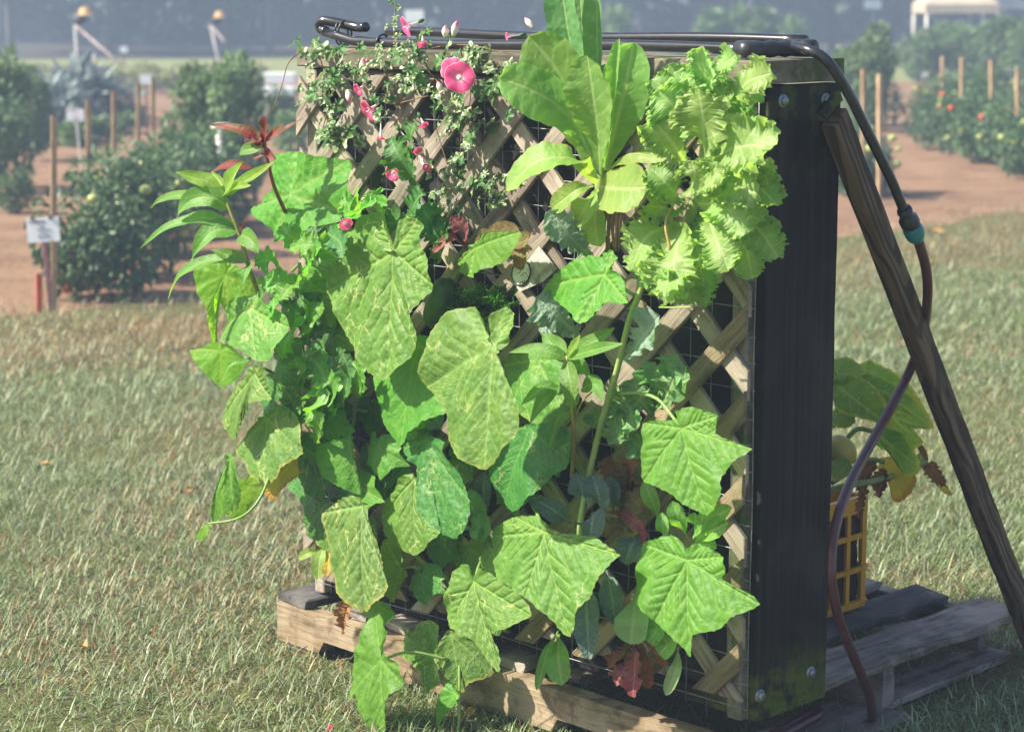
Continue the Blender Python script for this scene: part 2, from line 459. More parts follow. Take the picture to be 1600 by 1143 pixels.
def strap(parent, mid_px, half_px, mat, name='leaf', hint=None, **kw):
    """mid_px: (x, y, n) pixels with their distance n from the lattice; half_px: half width in pixels."""
    pts = np.array([F(x, y, n) for x, y, n in mid_px])
    hw = half_px * mpp(pts[len(pts) // 2])
    V, Fc, at = strap_vf(pts, hw, OUTUP if hint is None else hint, **kw)
    return mk(name, V, Fc, mat, parent, at)
def stem(parent, pts_px, r0, r1, mat, name='stem', n=24, sides=8, world=False):
    pp = np.array(pts_px) if world else np.array([F(*q) for q in pts_px])
    V, Fc = tube(smooth_path(pp, n), np.linspace(r0, r1, n), sides)
    return mk(name, V, Fc, mat, parent)
# width profiles
lance = lambda t: np.sin(np.pi * np.clip(t * .97 + .02, 0, 1) ** .72) ** .85
ovate = lambda t: np.clip(np.minimum(1, t * 9 + .08) * np.sin(np.pi * np.clip(t * .96 + .04, 0, 1) ** .6) ** .7, 0, 1)
spoon = lambda t: np.clip(.16 + .9 * np.sin(np.pi * np.clip((t - .12) / .9, 0, 1) ** 1.35) ** .8, .05, 1) * np.sqrt(np.clip((1.0 - t) / .08, 0, 1))
romaine_w = lambda t: (.17 + .87 * np.sin(np.pi * .5 * np.clip(t / .68, 0, 1)) ** 1.3) * np.sqrt(np.clip(1 - ((t - .6) / .4).clip(0, 1) ** 2.4, 0, 1))
fan_w = lambda t: (.10 + .92 * np.clip(t / .75, 0, 1) ** .9) * np.sqrt(np.clip(1 - ((t - .7) / .3).clip(0, 1) ** 2, .02, 1))

frill_w = lambda t: (.13 + .90 * np.sin(np.pi * .5 * np.clip(t / .62, 0, 1)) ** 1.15) * np.sqrt(np.clip(1 - ((t - .55) / .45).clip(0, 1) ** 2.6, .01, 1))
def lobed_outline(cx, cy, r, ang, seed=0):
    """A generic cucumber leaf outline in pixels: tip towards ang (degrees, 90 = down), heart shaped base."""
    rg = np.random.default_rng(seed); out = []
    for a, q in ((0, 1.05), (22, .80), (42, .78), (60, .92), (82, .76), (104, .72), (126, .80), (150, .66), (170, .34), (180, .12), (190, .34), (210, .66), (234, .80), (256, .72), (278, .76), (300, .92), (318, .78), (338, .80)):
        t = math.radians(a + ang + rg.normal(0, 2.5)); k = q * r * rg.uniform(.92, 1.08)
        out.append((cx + k * math.cos(t) * .82, cy + k * math.sin(t)))
    t = math.radians(ang + 180); return out, (cx + .05 * r * math.cos(t), cy + .05 * r * math.sin(t))
# ------------------------------------------------------------------ the palette
M = {}
GREEN_Y = (1.55, 1.5, .30)
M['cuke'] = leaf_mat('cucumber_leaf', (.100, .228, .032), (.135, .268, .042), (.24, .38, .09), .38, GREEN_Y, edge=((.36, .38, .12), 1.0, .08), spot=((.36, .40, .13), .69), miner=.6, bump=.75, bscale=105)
M['cuke_deep'] = leaf_mat('cucumber_leaf_deep', (.042, .150, .026), (.064, .190, .032), (.13, .29, .07), .32, GREEN_Y, spot=((.30, .36, .10), .70), miner=.35, bump=.75, bscale=105)  # darker copy: the shade on inner leaves is put into its greens
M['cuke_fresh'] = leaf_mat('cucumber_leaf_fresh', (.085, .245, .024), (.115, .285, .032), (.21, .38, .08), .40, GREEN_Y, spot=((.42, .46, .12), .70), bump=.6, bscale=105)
M['cuke_lit'] = leaf_mat('cucumber_leaf_backlit', (.150, .330, .025), (.19, .37, .035), (.30, .46, .07), .55, GREEN_Y, spot=((.42, .42, .06), .66), bump=.5, bscale=105)  # lit copy: the backlit glow is put into brighter, yellower greens
M['cuke_old'] = leaf_mat('cucumber_leaf_mottled', (.090, .210, .034), (.135, .25, .045), (.23, .35, .12), .32, GREEN_Y, edge=((.42, .36, .10), .98, .12), spot=((.42, .38, .11), .63), miner=.6, bump=.75, bscale=105)
M['cuke_rust'] = leaf_mat('cucumber_leaf_rusted', (.080, .205, .030), (.13, .265, .04), (.23, .38, .11), .32, GREEN_Y, edge=((.42, .36, .10), 1.0, .10), spot=((.26, .14, .05), .66), miner=.4, bump=.75, bscale=105)
M['cuke_yellow'] = leaf_mat('cucumber_leaf_yellowed', (.48, .38, .05), (.40, .36, .06), (.50, .44, .12), .45, (1.4, 1.2, .3), edge=((.42, .20, .05), .92, .2), spot=((.36, .20, .05), .60), bump=.6)
M['dead'] = leaf_mat('withered_leaf', (.22, .10, .04), (.30, .16, .07), (.34, .20, .10), .2, (1.2, 1.0, .6), bump=.9, rough=.8, spec=.1)
M['amaranth'] = leaf_mat('amaranth_leaf', (.100, .250, .045), (.135, .290, .055), (.24, .38, .10), .42, GREEN_Y, edge=((.30, .34, .08), .97, .1), bump=.35, bscale=160)
M['amaranth_young'] = leaf_mat('amaranth_young_leaf', (.17, .30, .045), (.21, .34, .05), (.34, .42, .10), .45, GREEN_Y, bump=.35, bscale=160)
M['amaranth_red'] = leaf_mat('red_amaranth_leaf', (.20, .035, .030), (.11, .10, .03), (.36, .06, .06), .42, (1.7, .75, .5), bump=.35, bscale=160)
M['romaine'] = leaf_mat('romaine_leaf', (.170, .320, .070), (.205, .355, .088), (.40, .50, .22), .42, (1.35, 1.5, .45), bump=.45, bscale=70, rough=.36)
M['romaine_pale'] = leaf_mat('romaine_pale_leaf', (.19, .33, .065), (.24, .36, .08), (.42, .50, .22), .40, GREEN_Y, edge=((.46, .30, .10), .97, .08), bump=.45, bscale=70)
M['romaine_blue'] = leaf_mat('romaine_heart_leaf', (.115, .255, .085), (.15, .30, .11), (.34, .46, .22), .34, (1.4, 1.5, .6), bump=.55, bscale=80)
M['curly'] = leaf_mat('curly_lettuce_leaf', (.225, .365, .095), (.275, .405, .13), (.46, .54, .28), .42, (1.3, 1.45, .55), edge=((.40, .48, .22), .95, .05), bump=.5, bscale=80, rough=.36)
M['curly_deep'] = leaf_mat('curly_lettuce_under_leaf', (.16, .30, .075), (.20, .34, .095), (.38, .48, .22), .40, (1.35, 1.5, .5), edge=((.36, .44, .18), .95, .05), bump=.5, bscale=80)
M['kale'] = leaf_mat('curly_kale_leaf', (.150, .240, .165), (.19, .28, .20), (.32, .42, .30), .22, (1.2, 1.5, .7), bump=.7, bscale=130, rough=.5, bloom=.25)
M['kale_green'] = leaf_mat('green_kale_leaf', (.115, .250, .080), (.16, .31, .11), (.30, .42, .2), .28, (1.3, 1.5, .5), bump=.7, bscale=130, rough=.45)
M['lacinato'] = leaf_mat('dark_kale_leaf', (.055, .100, .090), (.085, .14, .125), (.22, .32, .26), .15, (1.1, 1.4, .8), bump=1.0, bscale=170, rough=.5, bloom=.2)
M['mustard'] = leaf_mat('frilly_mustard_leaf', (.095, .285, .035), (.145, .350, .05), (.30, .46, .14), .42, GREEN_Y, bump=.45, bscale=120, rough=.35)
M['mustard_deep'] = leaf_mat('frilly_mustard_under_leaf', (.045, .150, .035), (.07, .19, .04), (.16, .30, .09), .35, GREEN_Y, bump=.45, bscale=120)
M['spoon'] = leaf_mat('young_greens_leaf', (.130, .310, .055), (.17, .36, .07), (.34, .48, .2), .38, GREEN_Y, bump=.3, bscale=110, rough=.33)
M['spoon_under'] = leaf_mat('greens_leaf_underside', (.22, .34, .14), (.26, .38, .17), (.40, .50, .28), .32, (1.3, 1.4, .5), bump=.4, bscale=110)
M['red_lettuce'] = leaf_mat('red_lettuce_leaf', (.22, .045, .075), (.27, .09, .095), (.48, .26, .20), .32, (1.4, .8, .7), edge=((.26, .12, .06), .9, .15), bump=.6, bscale=110)
M['bronze_lettuce'] = leaf_mat('bronze_lettuce_leaf', (.13, .085, .035), (.17, .15, .05), (.30, .22, .12), .35, (1.4, 1.1, .5), bump=.6, bscale=110)
M['squash'] = leaf_mat('squash_leaf', (.14, .27, .06), (.19, .32, .08), (.34, .44, .17), .50, GREEN_Y, edge=((.40, .40, .08), .92, .12), spot=((.42, .46, .16), .62), bump=.6)
def vari():
    t = NT('variegated_leaf'); lc = t.attr('lc', 'Vector'); rnd = t.n('ObjectInfo').outputs['Random']
    ad = t.n('VectorMath', operation='ADD'); t.t.links.new(lc, ad.inputs[0]); cx = t.n('CombineXYZ'); t.set(cx.inputs[0], t.math('MULTIPLY', rnd, 40.0)); t.t.links.new(cx.outputs[0], ad.inputs[1])
    w = t.ramp(t.noise(ad.outputs[0], 105, 3, .6), .52, .57)
    c = t.mix(t.noise(ad.outputs[0], 30, 2), (.075, .165, .045), (.12, .23, .06))
    c = t.mix(w, c, (.50, .54, .32))
    t.set(t.p.inputs['Base Color'], c); t.p.inputs['Roughness'].default_value = .45
    tr = t.n('BsdfTranslucent'); t.set(tr.inputs['Color'], c); mx = t.n('MixShader', i_0=.3)
    t.t.links.new(t.p.outputs[0], mx.inputs[1]); t.t.links.new(tr.outputs[0], mx.inputs[2]); t.t.links.new(mx.outputs[0], t.out.inputs['Surface'])
    return t.m
M['vari'] = vari()
M['vine_green'] = leaf_mat('vine_leaf', (.05, .135, .035), (.085, .19, .05), (.16, .27, .1), .3, GREEN_Y, bump=.3)
M['stalk'] = plain_mat('green_stalk', (.20, .34, .08), .4, (.26, .38, .12), 60, trans=.15)
M['stalk_pale'] = plain_mat('pale_stalk', (.34, .42, .14), .4, (.26, .38, .12), 60, trans=.15)
M['stalk_gold'] = plain_mat('golden_stalk', (.34, .26, .07), .4, (.42, .30, .10), 50)
M['stalk_olive'] = plain_mat('olive_stalk', (.18, .20, .05), .4, (.28, .22, .06), 50)
M['stalk_red'] = plain_mat('red_stalk', (.24, .06, .04), .4, (.32, .10, .07), 50)
M['twig'] = plain_mat('brown_twig', (.16, .09, .05), .7, (.24, .14, .08), 80)
M['lattice'] = wood_mat('weathered_lattice', (.095, .075, .057), (.24, .20, .16), (.34, .295, .24), (2.2, 75, 75), rough=.85, bump=.9)
M['lattice_under'] = wood_mat('weathered_lattice_under', (.11, .088, .066), (.28, .235, .185), (.39, .335, .27), (2.2, 75, 75), rough=.85, bump=.9)
M['lattice_low'] = wood_mat('damp_lattice', (.09, .07, .042), (.23, .18, .11), (.33, .265, .17), (2.2, 75, 75), moss=(.13, .14, .04), moss_lo=.62, rough=.8, bump=.9)
M['cap'] = wood_mat('cap_beam_timber', (.05, .046, .034), (.14, .122, .09), (.24, .21, .16), (2.0, 45, 45), moss=(.045, .075, .018), moss_lo=.48, rough=.85)
def side_mat():
    """Near-black end board: black-brown streaks, a mossy green foot and head."""
    t = NT('dark_side_board'); tc = t.n('TexCoord').outputs['Object']
    mp = t.n('Mapping'); t.t.links.new(tc, mp.inputs[0]); mp.inputs['Scale'].default_value = (1.2, 60, 60)
    n1 = t.noise(mp.outputs[0], 1.0, 5, .65)
    c = t.mix(t.ramp(n1, .36, .70), (.008, .0075, .008), (.026, .021, .019))
    c = t.mix(t.math('MULTIPLY', t.ramp(t.noise(tc, 5, 3), .5, .7), .5), c, (.050, .041, .037))
    sx = t.n('SeparateXYZ'); t.t.links.new(tc, sx.inputs[0]); x = sx.outputs[0]
    low = t.math('SUBTRACT', 1.0, t.ramp(t.math('ADD', x, t.math('MULTIPLY', t.noise(mp.outputs[0], .8, 3), .09)), .10, .19))
    foot = t.math('MULTIPLY', low, t.ramp(t.noise(tc, 26, 5, .7), .40, .60))
    hi = t.ramp(t.math('ADD', x, t.math('MULTIPLY', t.noise(mp.outputs[0], .7, 3), .25)), 1.12, 1.32)
    head = t.math('MULTIPLY', hi, t.ramp(t.noise(tc, 18, 4, .7), .46, .60))
    c = t.mix(t.math('MULTIPLY', foot, .9), c, (.085, .115, .012)); c = t.mix(t.math('MULTIPLY', head, .6), c, (.06, .09, .02))
    t.set(t.p.inputs['Base Color'], c); t.p.inputs['Roughness'].default_value = .70; t.p.inputs['Specular IOR Level'].default_value = .15
    t.set(t.p.inputs['Normal'], t.bump(t.math('ADD', n1, t.math('MULTIPLY', t.noise(tc, 120, 2), .2)), .7, .003)); return t.m
M['side'] = side_mat()
M['brace'] = wood_mat('brace_timber', (.036, .022, .012), (.15, .098, .056), (.18, .122, .074), (1.4, 38, 38), rough=.75, ringy=.85, bump=.7)
M['pallet'] = wood_mat('grey_pallet_board', (.06, .05, .042), (.21, .18, .155), (.34, .30, .26), (1.8, 48, 48), rough=.9, bump=1.0)
M['pallet_dark'] = wood_mat('rotten_pallet_board', (.025, .023, .022), (.085, .08, .078), (.17, .16, .155), (1.8, 30, 30), rough=.9, bump=1.3)
M['pallet_tan'] = wood_mat('tan_pallet_beam', (.11, .075, .045), (.29, .215, .13), (.40, .315, .215), (1.6, 40, 40), moss=(.12, .085, .05), moss_lo=.50, rough=.85, bump=1.0)
M['liner'] = plain_mat('black_liner', (.012, .012, .012), .45, (.03, .028, .026), 26, bump=.9, spec=.4)
M['soil_dark'] = plain_mat('dark_soil', (.02, .014, .010), .9, (.05, .035, .022), 40, bump=1.0)
M['wire'] = plain_mat('galvanised_wire', (.30, .31, .32), .45, (.20, .20, .20), 80, metal=.6)
M['bolt'] = plain_mat('galvanised_bolt', (.32, .34, .37), .45, (.22, .24, .27), 150, metal=.7)
M['pipe'] = plain_mat('black_poly_pipe', (.012, .012, .014), .20, (.02, .02, .024), 60, spec=.6)
M['fitting'] = plain_mat('black_fitting', (.018, .018, .022), .35, (.03, .03, .034), 60, spec=.5)
M['teal'] = plain_mat('teal_connector', (.010, .17, .20), .35, (.02, .22, .25), 90)
M['hose'] = plain_mat('maroon_hose', (.075, .020, .026), .32, (.10, .03, .035), 30, spec=.5)
M['crate'] = plain_mat('yellow_crate_plastic', (.62, .30, .012), .40, (.55, .26, .01), 20)
M['petal'] = None
def petal_mat():
    t = NT('morning_glory_petal'); e = t.attr('edge'); ve = t.attr('vein')
    c = t.mix(t.ramp(e, .16, .30), (.86, .80, .76), (.92, .16, .36))
    c = t.mix(t.ramp(e, .30, .95), c, (.90, .075, .26)); c = t.mix(t.math('MULTIPLY', ve, .35), c, (.90, .30, .40)); c = t.mix(t.ramp(e, .965, .995), c, (.9, .72, .74))
    t.set(t.p.inputs['Base Color'], c); t.p.inputs['Roughness'].default_value = .5
    tr = t.n('BsdfTranslucent'); t.set(tr.inputs['Color'], c); mx = t.n('MixShader', i_0=.35)
    t.t.links.new(t.p.outputs[0], mx.inputs[1]); t.t.links.new(tr.outputs[0], mx.inputs[2]); t.t.links.new(mx.outputs[0], t.out.inputs['Surface']); return t.m
M['petal'] = petal_mat()
def bud_mat():
    t = NT('morning_glory_bud'); e = t.attr('edge')
    c = t.mix(t.ramp(e, .05, .30), (.40, .46, .18), (.80, .72, .62)); c = t.mix(t.ramp(e, .60, .92), c, (.80, .16, .26))
    t.set(t.p.inputs['Base Color'], c); t.p.inputs['Roughness'].default_value = .5; return t.m
M['bud'] = bud_mat()
# ------------------------------------------------------------------ ground, lawn, ploughed soil
EA, EB = ground(0, 497), ground(1600, 336)
def edge_y(x): 
    x = np.asarray(x, float)
    return EA[1] + (x - EA[0]) * (EB[1] - EA[1]) / (EB[0] - EA[0]) + .16 * np.sin(x * 2.1 + .6) + .09 * np.sin(x * 6.3) + .05 * np.sin(x * 17.0 + 1)
def grid_sheet(name, xs, y0, y1, ny, z, mat, amp, freq, pw=1.0):
    xs = np.asarray(xs); t = np.linspace(0, 1, ny) ** pw
    X = np.repeat(xs[:, None], ny, 1); Y0 = np.asarray(y0) * np.ones_like(xs); Y1 = np.asarray(y1) * np.ones_like(xs)
    Y = Y0[:, None] * (1 - t) + Y1[:, None] * t
    Z = np.array([[z + amp * (noise.noise((a * freq, b * freq, 3.3)) + .5 * noise.noise((a * freq * 2.7, b * freq * 2.7, 9.1))) for a, b in zip(r1, r2)] for r1, r2 in zip(X, Y)])
    V = np.stack([X, Y, Z], -1).reshape(-1, 3); nx = len(xs)
    i = (np.arange(nx - 1)[:, None] * ny + np.arange(ny - 1)[None]).ravel()
    return mk(name, V, np.stack([i, i + ny, i + ny + 1, i + 1], 1), mat)
def soil_mat():
    t = NT('tilled_soil'); tc = t.n('TexCoord').outputs['Object']
    n1 = t.noise(tc, 2.2, 5, .6); n2 = t.noise(tc, 34, 5, .65)
    c = t.mix(t.ramp(n1, .35, .65), (.20, .112, .066), (.285, .175, .108)); c = t.mix(t.math('MULTIPLY', t.ramp(n2, .45, .68), .6), c, (.37, .26, .17))
    c = t.mix(t.math('MULTIPLY', t.ramp(t.noise(tc, 11, 4), .60, .72), .6), c, (.13, .12, .06))
    t.set(t.p.inputs['Base Color'], c); t.p.inputs['Roughness'].default_value = .95; t.p.inputs['Specular IOR Level'].default_value = .1
    t.set(t.p.inputs['Normal'], t.bump(n2, 1.0, .03)); return t.m
def turf_mat(name, a, b, d):
    t = NT(name); tc = t.n('TexCoord').outputs['Object']
    n1 = t.noise(tc, 1.6, 4, .6); n2 = t.noise(tc, 55, 4, .7)
    c = t.mix(t.ramp(n1, .38, .62), a, b); c = t.mix(t.math('MULTIPLY', t.ramp(n2, .44, .64), .7), c, d)
    t.set(t.p.inputs['Base Color'], c); t.p.inputs['Roughness'].default_value = .95; t.p.inputs['Specular IOR Level'].default_value = .1
    t.set(t.p.inputs['Normal'], t.bump(n2, 1.0, .02)); return t.m
g = grid_sheet('ground', np.linspace(-92, 92, 30), -33, 133, 40, -.06, turf_mat('far_turf', (.20, .235, .09), (.25, .25, .10), (.17, .20, .08)), .01, .05)
tag(g, 'pale green field stretching away to the trees', 'ground', kind='structure')
xs = np.linspace(-13, 15, 170)
so = grid_sheet('soil_field', xs, edge_y(xs) - .5, 35 + .6 * np.sin(xs * 1.3), 190, -.012, M.setdefault('soil', soil_mat()), .022, 2.3, 1.7)
tag(so, 'orange brown tilled soil of the vegetable plots', 'soil', kind='structure')
xs = np.linspace(-8, 9, 150)
la = grid_sheet('lawn', xs, -4 + 0 * xs, edge_y(xs), 150, 0.0, turf_mat('worn_turf', (.125, .128, .045), (.17, .142, .065), (.08, .092, .032)), .008, 1.1, .8)
tag(la, 'short worn lawn around the planter', 'lawn', kind='structure')

# grass blades: one mass, colour per blade
def grass_mat():
    t = NT('grass_blade'); c = t.attr('tint', 'Color'); 
    t.set(t.p.inputs['Base Color'], c); t.p.inputs['Roughness'].default_value = .45; t.p.inputs['Specular IOR Level'].default_value = .4
    tr = t.n('BsdfTranslucent'); t.set(tr.inputs['Color'], c); mx = t.n('MixShader', i_0=.30)
    t.t.links.new(t.p.outputs[0], mx.inputs[1]); t.t.links.new(tr.outputs[0], mx.inputs[2]); t.t.links.new(mx.outputs[0], t.out.inputs['Surface']); return t.m
M['grass'] = grass_mat()
def vnoise(x, y, f, s): return np.array([noise.noise((a * f + s, b * f, s * 1.7)) for a, b in zip(x, y)])
def grass():
    pts = []
    for y0, y1, dens in ((3.7, 5.2, 13500), (5.2, 6.8, 11000), (6.8, 9.0, 6500), (9.0, 11.5, 3600), (11.5, 15.5, 1800)):
        ym = (y0 + y1) / 2; hw = y1 * 800 / FPX + .75
        n = int(dens * (y1 - y0) * 2 * hw)
        x = rng.uniform(-hw, hw, n); y = rng.uniform(y0, y1, n); pts.append(np.stack([x, y], 1))
    q = np.vstack(pts)
    keep = q[:, 1] < edge_y(q[:, 0]) + rng.normal(0, .28, len(q))
    thin = vnoise(q[:, 0], q[:, 1], 1.3, 2.0) + .6 * vnoise(q[:, 0], q[:, 1], 4.5, 5.0)
    keep &= rng.random(len(q)) < np.clip(.95 + .8 * thin, .45, 1)
    keep &= ~((q[:, 1] > edge_y(q[:, 0]) - .7) & (rng.random(len(q)) < .45))
    d = q - O[:2]; u = d @ LU[:2]; n_ = d @ NU[:2]
    under = (u > -.02) & (u < 1.34) & (n_ < .05) & (n_ > -1.08)
    keep &= ~(under & (rng.random(len(q)) < .9))
    q = q[keep]; n = len(q)
    u = (q - O[:2]) @ LU[:2]; nn = (q - O[:2]) @ NU[:2]
    L = rng.uniform(.022, .062, n) * (1 + .35 * vnoise(q[:, 0], q[:, 1], 1.7, 8.0) + .9 * np.clip(vnoise(q[:, 0], q[:, 1], 5.5, 21.0) - .12, 0, 1)) * np.where(q[:, 1] > 9, 1.15, 1.0)
    right = np.clip((q[:, 0] - .55) / .25, 0, 1) * (q[:, 1] < 9)
    L *= 1 + .25 * right * np.clip((6.2 - q[:, 1]) / 2.0, 0, 1)
    az = rng.uniform(0, 6.283, n); tilt = rng.uniform(.55, 1.5, n)
    W = rng.uniform(.0008, .0018, n) * np.where(q[:, 1] > 8, 1.5, 1.0)
    d0 = np.stack([np.cos(az), np.sin(az)], 1); s0 = np.stack([-np.sin(az), np.cos(az)], 1)
    V = np.zeros((n, 5, 3)); base = np.column_stack([q, rng.uniform(-.004, .012, n)])
    def pt(f, ti): 
        h = L * f * np.cos(ti); r = L * f * np.sin(ti); return base + np.column_stack([d0 * r[:, None], h])
    m1 = pt(.5, tilt * .85); tip = m1 + (pt(.5, np.minimum(tilt * rng.uniform(1.0, 1.5, n), 1.85)) - base)
    tip[:, 2] = np.maximum(tip[:, 2], .004)
    sw = np.column_stack([s0 * W[:, None], np.zeros(n)])
    V[:, 0] = base - sw; V[:, 1] = base + sw; V[:, 2] = m1 + sw * .9; V[:, 3] = m1 - sw * .9; V[:, 4] = tip
    b = np.arange(n)[:, None] * 5
    Fc = np.vstack([b + [0, 1, 2], b + [0, 2, 3], b + [3, 2, 4]])
    kind = rng.random(n); pn = vnoise(q[:, 0], q[:, 1], .9, 14.0) + .5 * vnoise(q[:, 0], q[:, 1], 3.1, 17.0)
    band = np.exp(-((edge_y(q[:, 0]) - 1.15 - q[:, 1]) / .95) ** 2)           # dry strip along the plots
    dry = np.clip(.16 - .36 * pn + .62 * band - .14 * np.clip((q[:, 0] - .5) / .4, 0, 1), .03, .85)
    green = np.array([.155, .225, .075]) + rng.normal(0, .018, (n, 1)) * [1, 1.2, .5]
    pale = np.array([.35, .40, .25]); straw = np.array([.37, .29, .135]); brown = np.array([.23, .115, .055])  # pale blades carry the glint of dew in their colour
    tint = np.where((kind < dry * .55)[:, None], straw, np.where((kind < dry)[:, None], brown, np.where((kind > .66)[:, None], pale, green)))
    tint = np.clip(tint * rng.uniform(.75, 1.25, (n, 1)), .01, 1)
    t5 = np.repeat(tint, 5, 0)
    me = make_mesh('grass', V.reshape(-1, 3), Fc, M['grass'], smooth=False)
    a = me.attributes.new('tint', 'FLOAT_COLOR', 'POINT'); a.data.foreach_set('color', np.column_stack([t5, np.ones(len(t5))]).astype(np.float32).ravel())
    o = bpy.data.objects.new('grass', me); col.objects.link(o)
    tag(o, 'short green and straw coloured grass blades of the lawn', 'grass', kind='stuff')
grass()

# a few leaves dropped on the lawn
M['fallen'] = plain_mat('fallen_leaf', (.46, .27, .07), .7, (.34, .17, .06), 60)
for k, (x, y, r, lb) in enumerate([(1460, 362, 14, 'orange fallen leaf on the right lawn near the dry strip'), (1451, 410, 12, 'yellow fallen leaf on the right lawn below the orange one'), (72, 726, 10, 'rust brown dead leaf lying on the left lawn'), (300, 766, 10, 'small rust brown dead leaf left of the hanging cucumber shoot'), (130, 1010, 9, 'brown dead leaf low on the left lawn'), (735, 1118, 12, 'tan dead leaf on the shaded grass below the pallet beam'), (590, 1000, 0, '')][:6]):
    c = ground(x, y, .022); m = mpp(c) * r; n = 14; a0 = k * 1.3; V = [c + np.array([0, 0, .003])]
    for f in (.55, 1.0):
        for i in range(n):
            a = 6.283 * i / n; q = f * m * (1 - .45 * abs(math.sin(a))) ; V.append(c + np.array([q * math.cos(a + a0) * 1.25, q * math.sin(a + a0) * 1.25, .006 * math.sin(2 * a + k) * f + .012 * f * f * abs(math.sin(a))]))
    Fc = [(0, 1 + i, 1 + (i + 1) % n) for i in range(n)] + [(1 + i, 1 + n + i, 1 + n + (i + 1) % n, 1 + (i + 1) % n) for i in range(n)]
    tag(mk('fallen_leaf', V, Fc, M['fallen']), lb, 'leaf', 'fallen leaves on the lawn')
# ------------------------------------------------------------------ the plots and the wood behind
def foliage_mat(name, a, b, trans=.3, rough=.5):
    t = NT(name); at = t.attr('rv'); rnd = t.n('ObjectInfo').outputs['Random']
    c = t.mix(at, a, b); hs = t.n('HueSaturation'); t.set(hs.inputs['Color'], c); t.set(hs.inputs['Value'], t.math('ADD', t.math('MULTIPLY', rnd, .4), .8))
    t.set(t.p.inputs['Base Color'], hs.outputs[0]); t.p.inputs['Roughness'].default_value = rough
    tr = t.n('BsdfTranslucent'); t.set(tr.inputs['Color'], hs.outputs[0]); mx = t.n('MixShader', i_0=trans)
    t.t.links.new(t.p.outputs[0], mx.inputs[1]); t.t.links.new(tr.outputs[0], mx.inputs[2]); t.t.links.new(mx.outputs[0], t.out.inputs['Surface']); return t.m
M['tomato_leaf'] = foliage_mat('tomato_foliage', (.045, .105, .038), (.11, .195, .072))
M['tall_leaf'] = foliage_mat('tall_bush_foliage', (.075, .15, .048), (.17, .26, .085))
M['low_leaf'] = foliage_mat('low_crop_foliage', (.09, .17, .05), (.16, .25, .08))
M['glaucous'] = foliage_mat('glaucous_foliage', (.10, .14, .135), (.20, .25, .25), .15)
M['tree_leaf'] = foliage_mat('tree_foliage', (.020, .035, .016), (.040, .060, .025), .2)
M['yellow_crop'] = foliage_mat('yellowing_crop_foliage', (.17, .20, .06), (.28, .28, .09))
M['bark'] = plain_mat('bark', (.09, .08, .07), .9, (.14, .13, .12), 6, bump=1.0)
M['stake'] = wood_mat('tan_stake', (.26, .16, .085), (.42, .275, .155), (.50, .35, .21), (3, 40, 40), bump=.4, knots=False)
M['stake_red'] = plain_mat('orange_painted_stake', (.55, .10, .03), .6, (.45, .08, .03), 30)
M['stake_maroon'] = plain_mat('maroon_stake', (.11, .035, .045), .6, (.16, .06, .07), 30)
M['card'] = plain_mat('white_card', (.84, .86, .90), .5, (.78, .81, .86), 14)
M['ink'] = plain_mat('print_ink', (.16, .15, .22), .6)
M['ink_red'] = plain_mat('maroon_print_ink', (.20, .07, .12), .6)
M['pvc'] = plain_mat('white_pvc', (.72, .70, .64), .4, (.60, .57, .50), 12)
M['straw'] = plain_mat('straw_weave', (.50, .33, .13), .7, (.42, .26, .10), 60, bump=.5)
M['black_cloth'] = plain_mat('black_cloth', (.02, .02, .024), .8)
M['tomato_red'] = plain_mat('ripe_tomato', (.55, .07, .02), .25, (.60, .14, .03), 20)
M['tomato_green'] = plain_mat('green_tomato', (.30, .36, .10), .25, (.36, .40, .12), 20)
M['canvas'] = plain_mat('tan_canvas', (.46, .37, .28), .8, (.42, .33, .25), 4)
M['canvas_grey'] = plain_mat('grey_canvas', (.42, .45, .50), .8)
M['rusty_pipe'] = plain_mat('rusty_pipe', (.22, .15, .12), .6, (.34, .30, .30), 8)
M['pale_pipe'] = plain_mat('grey_pipe', (.45, .46, .48), .5, (.55, .5, .48), 8)

def leaf_cloud(seed, n, size, shape, droop=.5, long=1.7, mat=None, name='foliage'):
    """Many separate folded leaflets through a volume; shape(rng, n) gives points and outward directions in a unit plant."""
    rg = np.random.default_rng(seed); C, D = shape(rg, n)
    d = D + rg.normal(0, .55, D.shape); d[:, 2] -= droop; d /= np.linalg.norm(d, axis=1)[:, None]
    up = rg.normal(0, .5, D.shape) + [0, 0, 1]; s = np.cross(d, up); s /= np.linalg.norm(s, axis=1)[:, None] + 1e-9
    nrm = np.cross(s, d)
    L = (size * rg.uniform(.6, 1.3, n))[:, None]; w = L / long / 2
    V = np.stack([C, C + d * L * .45 + s * w - nrm * w * .25, C + d * L, C + d * L * .45 - s * w - nrm * w * .25, C + d * L * .5 + nrm * w * .2], 1)
    b = np.arange(n)[:, None] * 5
    Fc = np.vstack([b + [0, 1, 4], b + [1, 2, 4], b + [2, 3, 4], b + [3, 0, 4]])
    return make_mesh(name, V.reshape(-1, 3), Fc, mat, {'rv': np.repeat(rg.random(n), 5)}, smooth=False)
def lobes_shape(k, rx, rz, zlo=.08, lump=.34):
    def f(rg, n):
        cz = rg.uniform(zlo + lump * .4, 1 - lump * .55, k); ca = rg.uniform(0, 6.28, k)
        fr = np.sqrt(np.clip(1 - ((cz - .45) / .68) ** 2, .15, 1)); cr = rg.uniform(.25, 1, k) * rx * fr
        C0 = np.stack([cr * np.cos(ca), cr * np.sin(ca), cz], 1); i = rg.integers(0, k, n)
        v = rg.normal(0, 1, (n, 3)); v /= np.linalg.norm(v, axis=1)[:, None]
        r = lump * rg.uniform(.35, 1, n) ** .5; C = C0[i] + v * r[:, None] * [rx * 1.5, rx * 1.5, rz]
        C[:, 2] = np.clip(C[:, 2], .01, 1.03); return C, v
    return f
